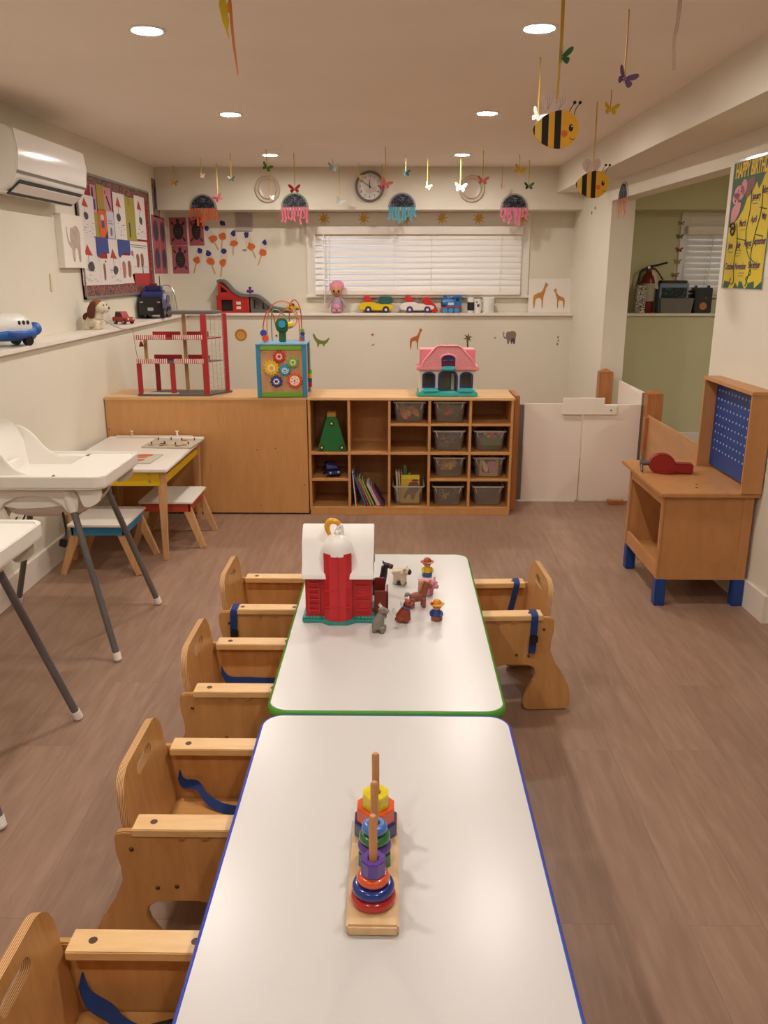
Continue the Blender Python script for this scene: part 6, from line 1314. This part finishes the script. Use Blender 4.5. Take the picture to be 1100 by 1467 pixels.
cur = lettering('title_lettering', 'HAPPY BIRTHDAY', .092, YT, t, Matrix.Translation((pw * .51, ph * .925, .0018)), xs=1, bold=.0025)
bb_ = [v.co.x for v in cur.data.vertices]; cur.matrix_local = Matrix.Translation((pw * .51, ph * .93, .0018)) @ Matrix.Diagonal((pw * .92 / (max(bb_) - min(bb_)), 1, 1, 1))
MS = min(1, pw * .30 / .20)
for mname, x, y_ in (('January', .63, .71), ('February', .86, .745), ('March', .37, .515), ('April', .63, .535), ('May', .86, .55), ('June', .12, .345), ('July', .33, .345), ('August', .55, .355), ('September', .82, .365), ('October', .15, .175), ('November', .43, .175), ('December', .76, .185)):
    lettering('month_lettering', mname, .043, PUR, t, Matrix.Translation((x * pw, y_ * ph, .0022)), xs=MS, bold=.001)
b = B(); rr = random.Random(4)
for x, y_, n in ((.55, .675, 2), (.84, .71, 1), (.33, .46, 1), (.06, .29, 1), (.28, .30, 3), (.52, .315, 1), (.40, .12, 2), (.74, .15, 1)):
    for i in range(n):
        x_ = x
        for k in range(4): L = rr.uniform(.015, .035); b.plate(rect(x_ * pw, (y_ - i * .022) * ph, (x_ + L) * pw, (y_ - i * .022 + .006) * ph), .0019, .0023, XY); x_ += L + .008
obj('handwritten_marks', b, EYE, t)
b = B(); b.plate([rect(-.004, -.004, pw + .004, ph + .012), rect(.0, .0, pw, ph)], 0, .003, XY); obj('laminate_edge', b, clear('laminate_film', '#d8d6cc', .5, .1), t)
q = PR(1096, 381); mesh_thing('wall_note', 'white paper note on the right wall, right of the birthday poster', 'note', B().plate(rect(0, -.05, .16, .05), 0, .001, XY), PWH, M=FR_((q.x - .0006, q.y, q.z)))
p = PR(848, 305); b = B(); b.cyl((0, 0, 0), (0, 0, .006), .012, n=12); b.cyl((.10, 0.03, 0), (.10, .03, .006), .010, n=12); mesh_thing('wall_marks', 'two small grey wall plugs near the corner right of the window', 'wall plugs', b, mat('plug_grey', '#a08e76', .7), M=FR_((p.x - .0005, p.y, p.z)))

# ================================================================= HANGING THINGS
RIB = mat('gold_ribbon', '#cfae4c', .35, .3)
HG = 'paper butterflies hanging from the ceiling'
def hang(label, px, py, ptop, c, span, yaw=0, tilt=0, Y=None, fold=25, c2=None, rw=.006, top=True):
    if Y is None: Y = PZ(px, ptop, ZC).y
    Y = min(Y, 7.27); p = PY(px, py, Y)
    t = thing('hanging_butterfly', label, 'paper butterfly', (p.x, Y, p.z), math.radians(yaw), HG)
    m1, m2 = paper(c), paper(c2 or c); s = span / .19
    for k, (sx, m) in enumerate(((-1, m1), (1, m2))):
        b = B(); A = Matrix.Rotation(math.radians(tilt), 4, 'Y') @ Matrix.Rotation(math.radians(-sx * fold), 4, 'Z') @ FRONT
        for P in wing_polys(s): b.plate([(sx * x, y_) for x, y_ in P], -.0004, .0006, A)
        obj('wing', b, m, t)
    obj('butterfly_body', B().sph((0, -.002, 0), (.0045 * s, .004 * s, .032 * s), 10, 8, Matrix.Rotation(math.radians(tilt), 3, 'Y')), m1, t)
    obj('ribbon', B().ribbon(spline([(0, 0, .004), (.002, .001, (ZC - p.z) * .5), (0, 0, ZC - p.z)], 6), (1, .2, 0), rw, .0006), RIB, t); return t
sp = .0061
for a in (('small yellow butterfly hanging nearest the left wall', 249.5, 262, 238, '#c9962c', .075, 10, 10), ('small peach butterfly hanging, second from the left', 288.5, 252, 226, '#d9ae94', .06, 60, 0), ('pink butterfly with one red wing, above the orange jellyfish', 312, 284, 234, '#b02a3c', .095, 20, -30, None, 30, '#d983a0'), ('faint grey-blue butterfly seen edge on, between the orange jellyfish and the left vent cover', 331, 256.5, 219, '#8a9aa0', .06, 20, 0), ('green butterfly hanging under the far left ceiling light', 382, 240, 214, '#3f7a3f', .085, 15, 25), ('white butterfly hanging in front of the left vent cover', 388.5, 283, 233, '#dfd8d0', .06, 50, 0), ('red butterfly just above the pink jellyfish left of the clock', 422, 271, 219, '#b32634', .10, 0, 0), ('pale blue butterfly close under the ceiling, left of the clock', 476.5, 240, 228, '#9ab4c0', .095, 10, 10), ('silver white butterfly below the pale blue one, left of the clock', 486.5, 289, 237, '#cfd8de', .09, 15, 25), ('pale yellow butterfly half behind the upper left rim of the clock', 514, 252, 233, '#d9c27a', .07, 40, 30), ('coral pink butterfly at the right edge of the clock', 552, 263, 211, '#d97a7a', .10, 15, 25), ('crimson butterfly just under the coral one beside the clock', 546.5, 268, 237, '#b03a52', .075, 20, -20), ('teal butterfly hanging right of the clock', 581, 248, 221, '#2f7f8c', .075, 30, 0), ('pale green butterfly hanging between the clock and the right vent cover', 612, 267, 223, '#bcd6a8', .075, 40, 20), ('pale pink butterfly left of the right vent cover, under the far right ceiling light', 659, 269, 225, '#e3b4c0', .105, 10, 5), ('coral butterfly at the upper right of the right vent cover', 691, 259, 215, '#d9766f', .095, 10, 5), ('pale pink butterfly right of the right vent cover', 719, 268, 236, '#e3bcc4', .07, 40, 10), ('yellow butterfly hanging above the dark green one', 743.5, 244, 221, '#d6b81c', .10, 5, 20), ('dark green butterfly hanging above the right pink jellyfish', 757, 267, 229, '#2a4f2c', .09, 10, 0), ('white butterfly hanging behind the tail of the larger bee', 770, 168, 82, '#e6d4d4', .085, 15, 25), ('yellow butterfly hanging below the purple one', 874, 157, 129, '#d6b51f', .085, 10, 5), ('purple butterfly hanging at the top right', 894, 113, 13, '#6f5480', .088, 20, 20)): hang(*a)
hang('green butterfly on the ribbon above the larger bee', 804, 82, 0, '#3f7345', .082, 25, 0, Y=2.93, fold=60)
# bees
def bee(label, px, py, Y, L, yaw):
    p = PY(px, py, Y); t = thing('hanging_bee', label, 'paper bee', (p.x, Y, p.z), math.radians(yaw), 'paper bees hanging from the ceiling'); k = L / 2
    BY, BK = paper('#d9a02a'), paper('#191513'); body = [(x * k, z * k) for x, z in smooth2([(-1.0, -.05), (-.8, -.42), (-.4, -.68), (.1, -.80), (.5, -.72), (.85, -.42), (.98, .0), (.85, .42), (.5, .66), (.1, .70), (-.4, .54), (-.8, .25)], 3)]
    T = .006
    obj('bee_body', B().plate(body, -T / 2, T / 2, FRONT), BY, t)
    def clipx(P, x0, x1):
        def cl(P, f):
            o = []
            for i in range(len(P)):
                a, c = P[i], P[(i + 1) % len(P)]; fa, fc = f(a), f(c)
                if fa >= 0: o.append(a)
                if (fa >= 0) != (fc >= 0): u = fa / (fa - fc); o.append((a[0] + (c[0] - a[0]) * u, a[1] + (c[1] - a[1]) * u))
            return o
        return cl(cl(P, lambda q: q[0] - x0 * k - .18 * q[1]), lambda q: x1 * k + .18 * q[1] - q[0]) if False else cl(cl(P, lambda q: q[0] - x0 * k + .12 * k * (1 - (q[1] / k) ** 2) - .12 * k), lambda q: x1 * k - .12 * k * (1 - (q[1] / k) ** 2) + .12 * k - q[0])
    for x0, x1 in ((-1.05, -.88), (-.62, -.36), (-.12, .14)):
        q = clipx(body, x0, x1)
        for s in (1, -1): obj('stripe', B().plate(q, s * T / 2, s * (T / 2 + .0008), FRONT), BK, t)
    tailp = clipx(body, -.88, -.62); obj('tail_band', B().plate(tailp, T / 2, T / 2 + .0008, FRONT), paper('#d9b455'), t)
    W = smooth2([(-.28, .5), (-.62, .78), (-.66, 1.15), (-.40, 1.36), (-.12, 1.25), (-.02, .9), (-.08, .6)], 3); W2 = smooth2([(-.05, .6), (.02, 1.2), (.18, 1.36), (.40, 1.25), (.46, .95), (.24, .66)], 3)
    for P in (W, W2):
        wg = obj('wing', B().plate([(x * k, z * k) for x, z in P], -.0015, .001, FRONT), paper('#cdb8ae'), t); b = B()
        cx = sum(q[0] for q in P) / len(P); 
        for dx in (-.12, 0, .12): b.tube([(cx * k * .9 - .1 * k, -.0012, .68 * k), ((cx + dx * .6) * k, -.0012, .95 * k), ((cx + dx) * k, -.0012, 1.18 * k)], .0006, 5)
        obj('wing_veins', b, paper('#9c8880'), wg)
    for x in (.50, .72): an = obj('antenna', B().tube(spline([(x * k, 0, .5 * k), ((x + .08) * k, 0, .75 * k), ((x + .22) * k, 0, .95 * k)], 5), .0014, 6), BK, t); obj('antenna_tip', B().sph(((x + .23) * k, 0, .98 * k), .07 * k, 10, 8), BK, an)
    e = obj('eye', B().plate(ell(.62 * k, .02 * k, .09 * k, .14 * k), T / 2, T / 2 + .0012, FRONT), BK, t); obj('eye_glint', B().plate(ell(.65 * k, .08 * k, .03 * k), T / 2 + .0012, T / 2 + .0018, FRONT), paper('#d9d2c4'), e)
    obj('cheek', B().plate(ell(.36 * k, -.2 * k, .13 * k), T / 2, T / 2 + .001, FRONT), paper('#d0622a'), t); obj('smile', B().tube([((.72 + .14 * math.cos(a)) * k, -T / 2 - .001, (-.28 + .14 * math.sin(a)) * k) for a in [-2.6 + i * .2 for i in range(10)]], .001, 5), BK, t)
    obj('ribbon', B().ribbon(spline([(.0, .001, .9 * k), (.002, .001, (ZC - p.z) * .6), (0, 0, ZC - p.z)], 6), (1, .2, 0), .0075, .0006), RIB, t)
bee('larger yellow and black paper bee hanging at the upper right', 796, 184, 2.93, .157, 4); bee('smaller yellow and black paper bee hanging before the doorway beam', 848, 263, 4.62, .182, 4)
# streamers that hang in at the top of the view
p = PY(322, 30, 2.72); t = thing('ribbon_streamer', 'yellow and orange ribbon streamer hanging at the top left', 'streamer', (p.x, 2.72, p.z)); dz = ZC - p.z
obj('yellow_ribbon', B().ribbon(spline([(.004, 0, dz), (-.004, 0, .05), (.002, .002, .0), (.008, .0, -.045)], 6), (1, .3, 0), [.012] * 6 + [.022] * 7 + [.016, .012, .009, .007, .005, .003], .0006), mat('ribbon_yellow', '#d6bf2c', .5), t)
obj('orange_ribbon', B().ribbon(spline([(.014, 0, dz), (.018, 0, .04), (.022, 0, -.05), (.032, 0, -.145)], 6), (1, .3, 0), [.009] * 12 + [.008, .008, .007, .006, .005, .004, .002], .0006), mat('ribbon_orange', '#cf7a40', .5), t)
obj('gold_tag', B().plate(smooth2([(.006, .045), (.018, .05), (.018, .022), (.010, .018)], 1), -.002, .001, FRONT), mat('ribbon_gold', '#d9951c', .5), t)
p = PY(968, 60, 2.75); mesh_thing('pale_ribbon', 'pale see-through ribbon hanging at the top right', 'streamer', B().ribbon(spline([(.004, 0, ZC - p.z), (0, 0, .05), (-.006, 0, .0), (.002, 0, -.075)], 6), (1, .2, 0), .013, .0006), clear('pale_film', '#c9ab98', .55, .4), (p.x, 2.75, p.z))
# ================================================================= WORLD, CAMERA, COLOUR
wd = bpy.data.worlds.new('world'); scene.world = wd; wd.use_nodes = True
bg = wd.node_tree.nodes['Background']; bg.inputs[0].default_value = (.55, .75, 1, 1); bg.inputs[1].default_value = 2.2
cam = bpy.data.cameras.new('camera'); co = bpy.data.objects.new('camera', cam); COL.objects.link(co)
cam.sensor_fit = 'VERTICAL'; cam.sensor_height = 24; cam.lens = 24 * F_PX / 1467; cam.clip_start = .05; cam.clip_end = 60
co.location = CAMP; co.rotation_euler = (PI / 2 - PITCH, 0, YAW)
scene.camera = co
scene.view_settings.view_transform = 'Standard'; scene.view_settings.look = 'None'; scene.view_settings.gamma = 1; scene.view_settings.use_curve_mapping = False
scene.view_settings.exposure = EXPOSURE
scene.cycles.max_bounces = 8; scene.cycles.diffuse_bounces = 5; scene.cycles.glossy_bounces = 4; scene.cycles.transparent_max_bounces = 12; scene.cycles.transmission_bounces = 6
scene.cycles.caustics_reflective = False; scene.cycles.caustics_refractive = False; scene.cycles.sample_clamp_indirect = 4
scene.cycles.use_denoising = True
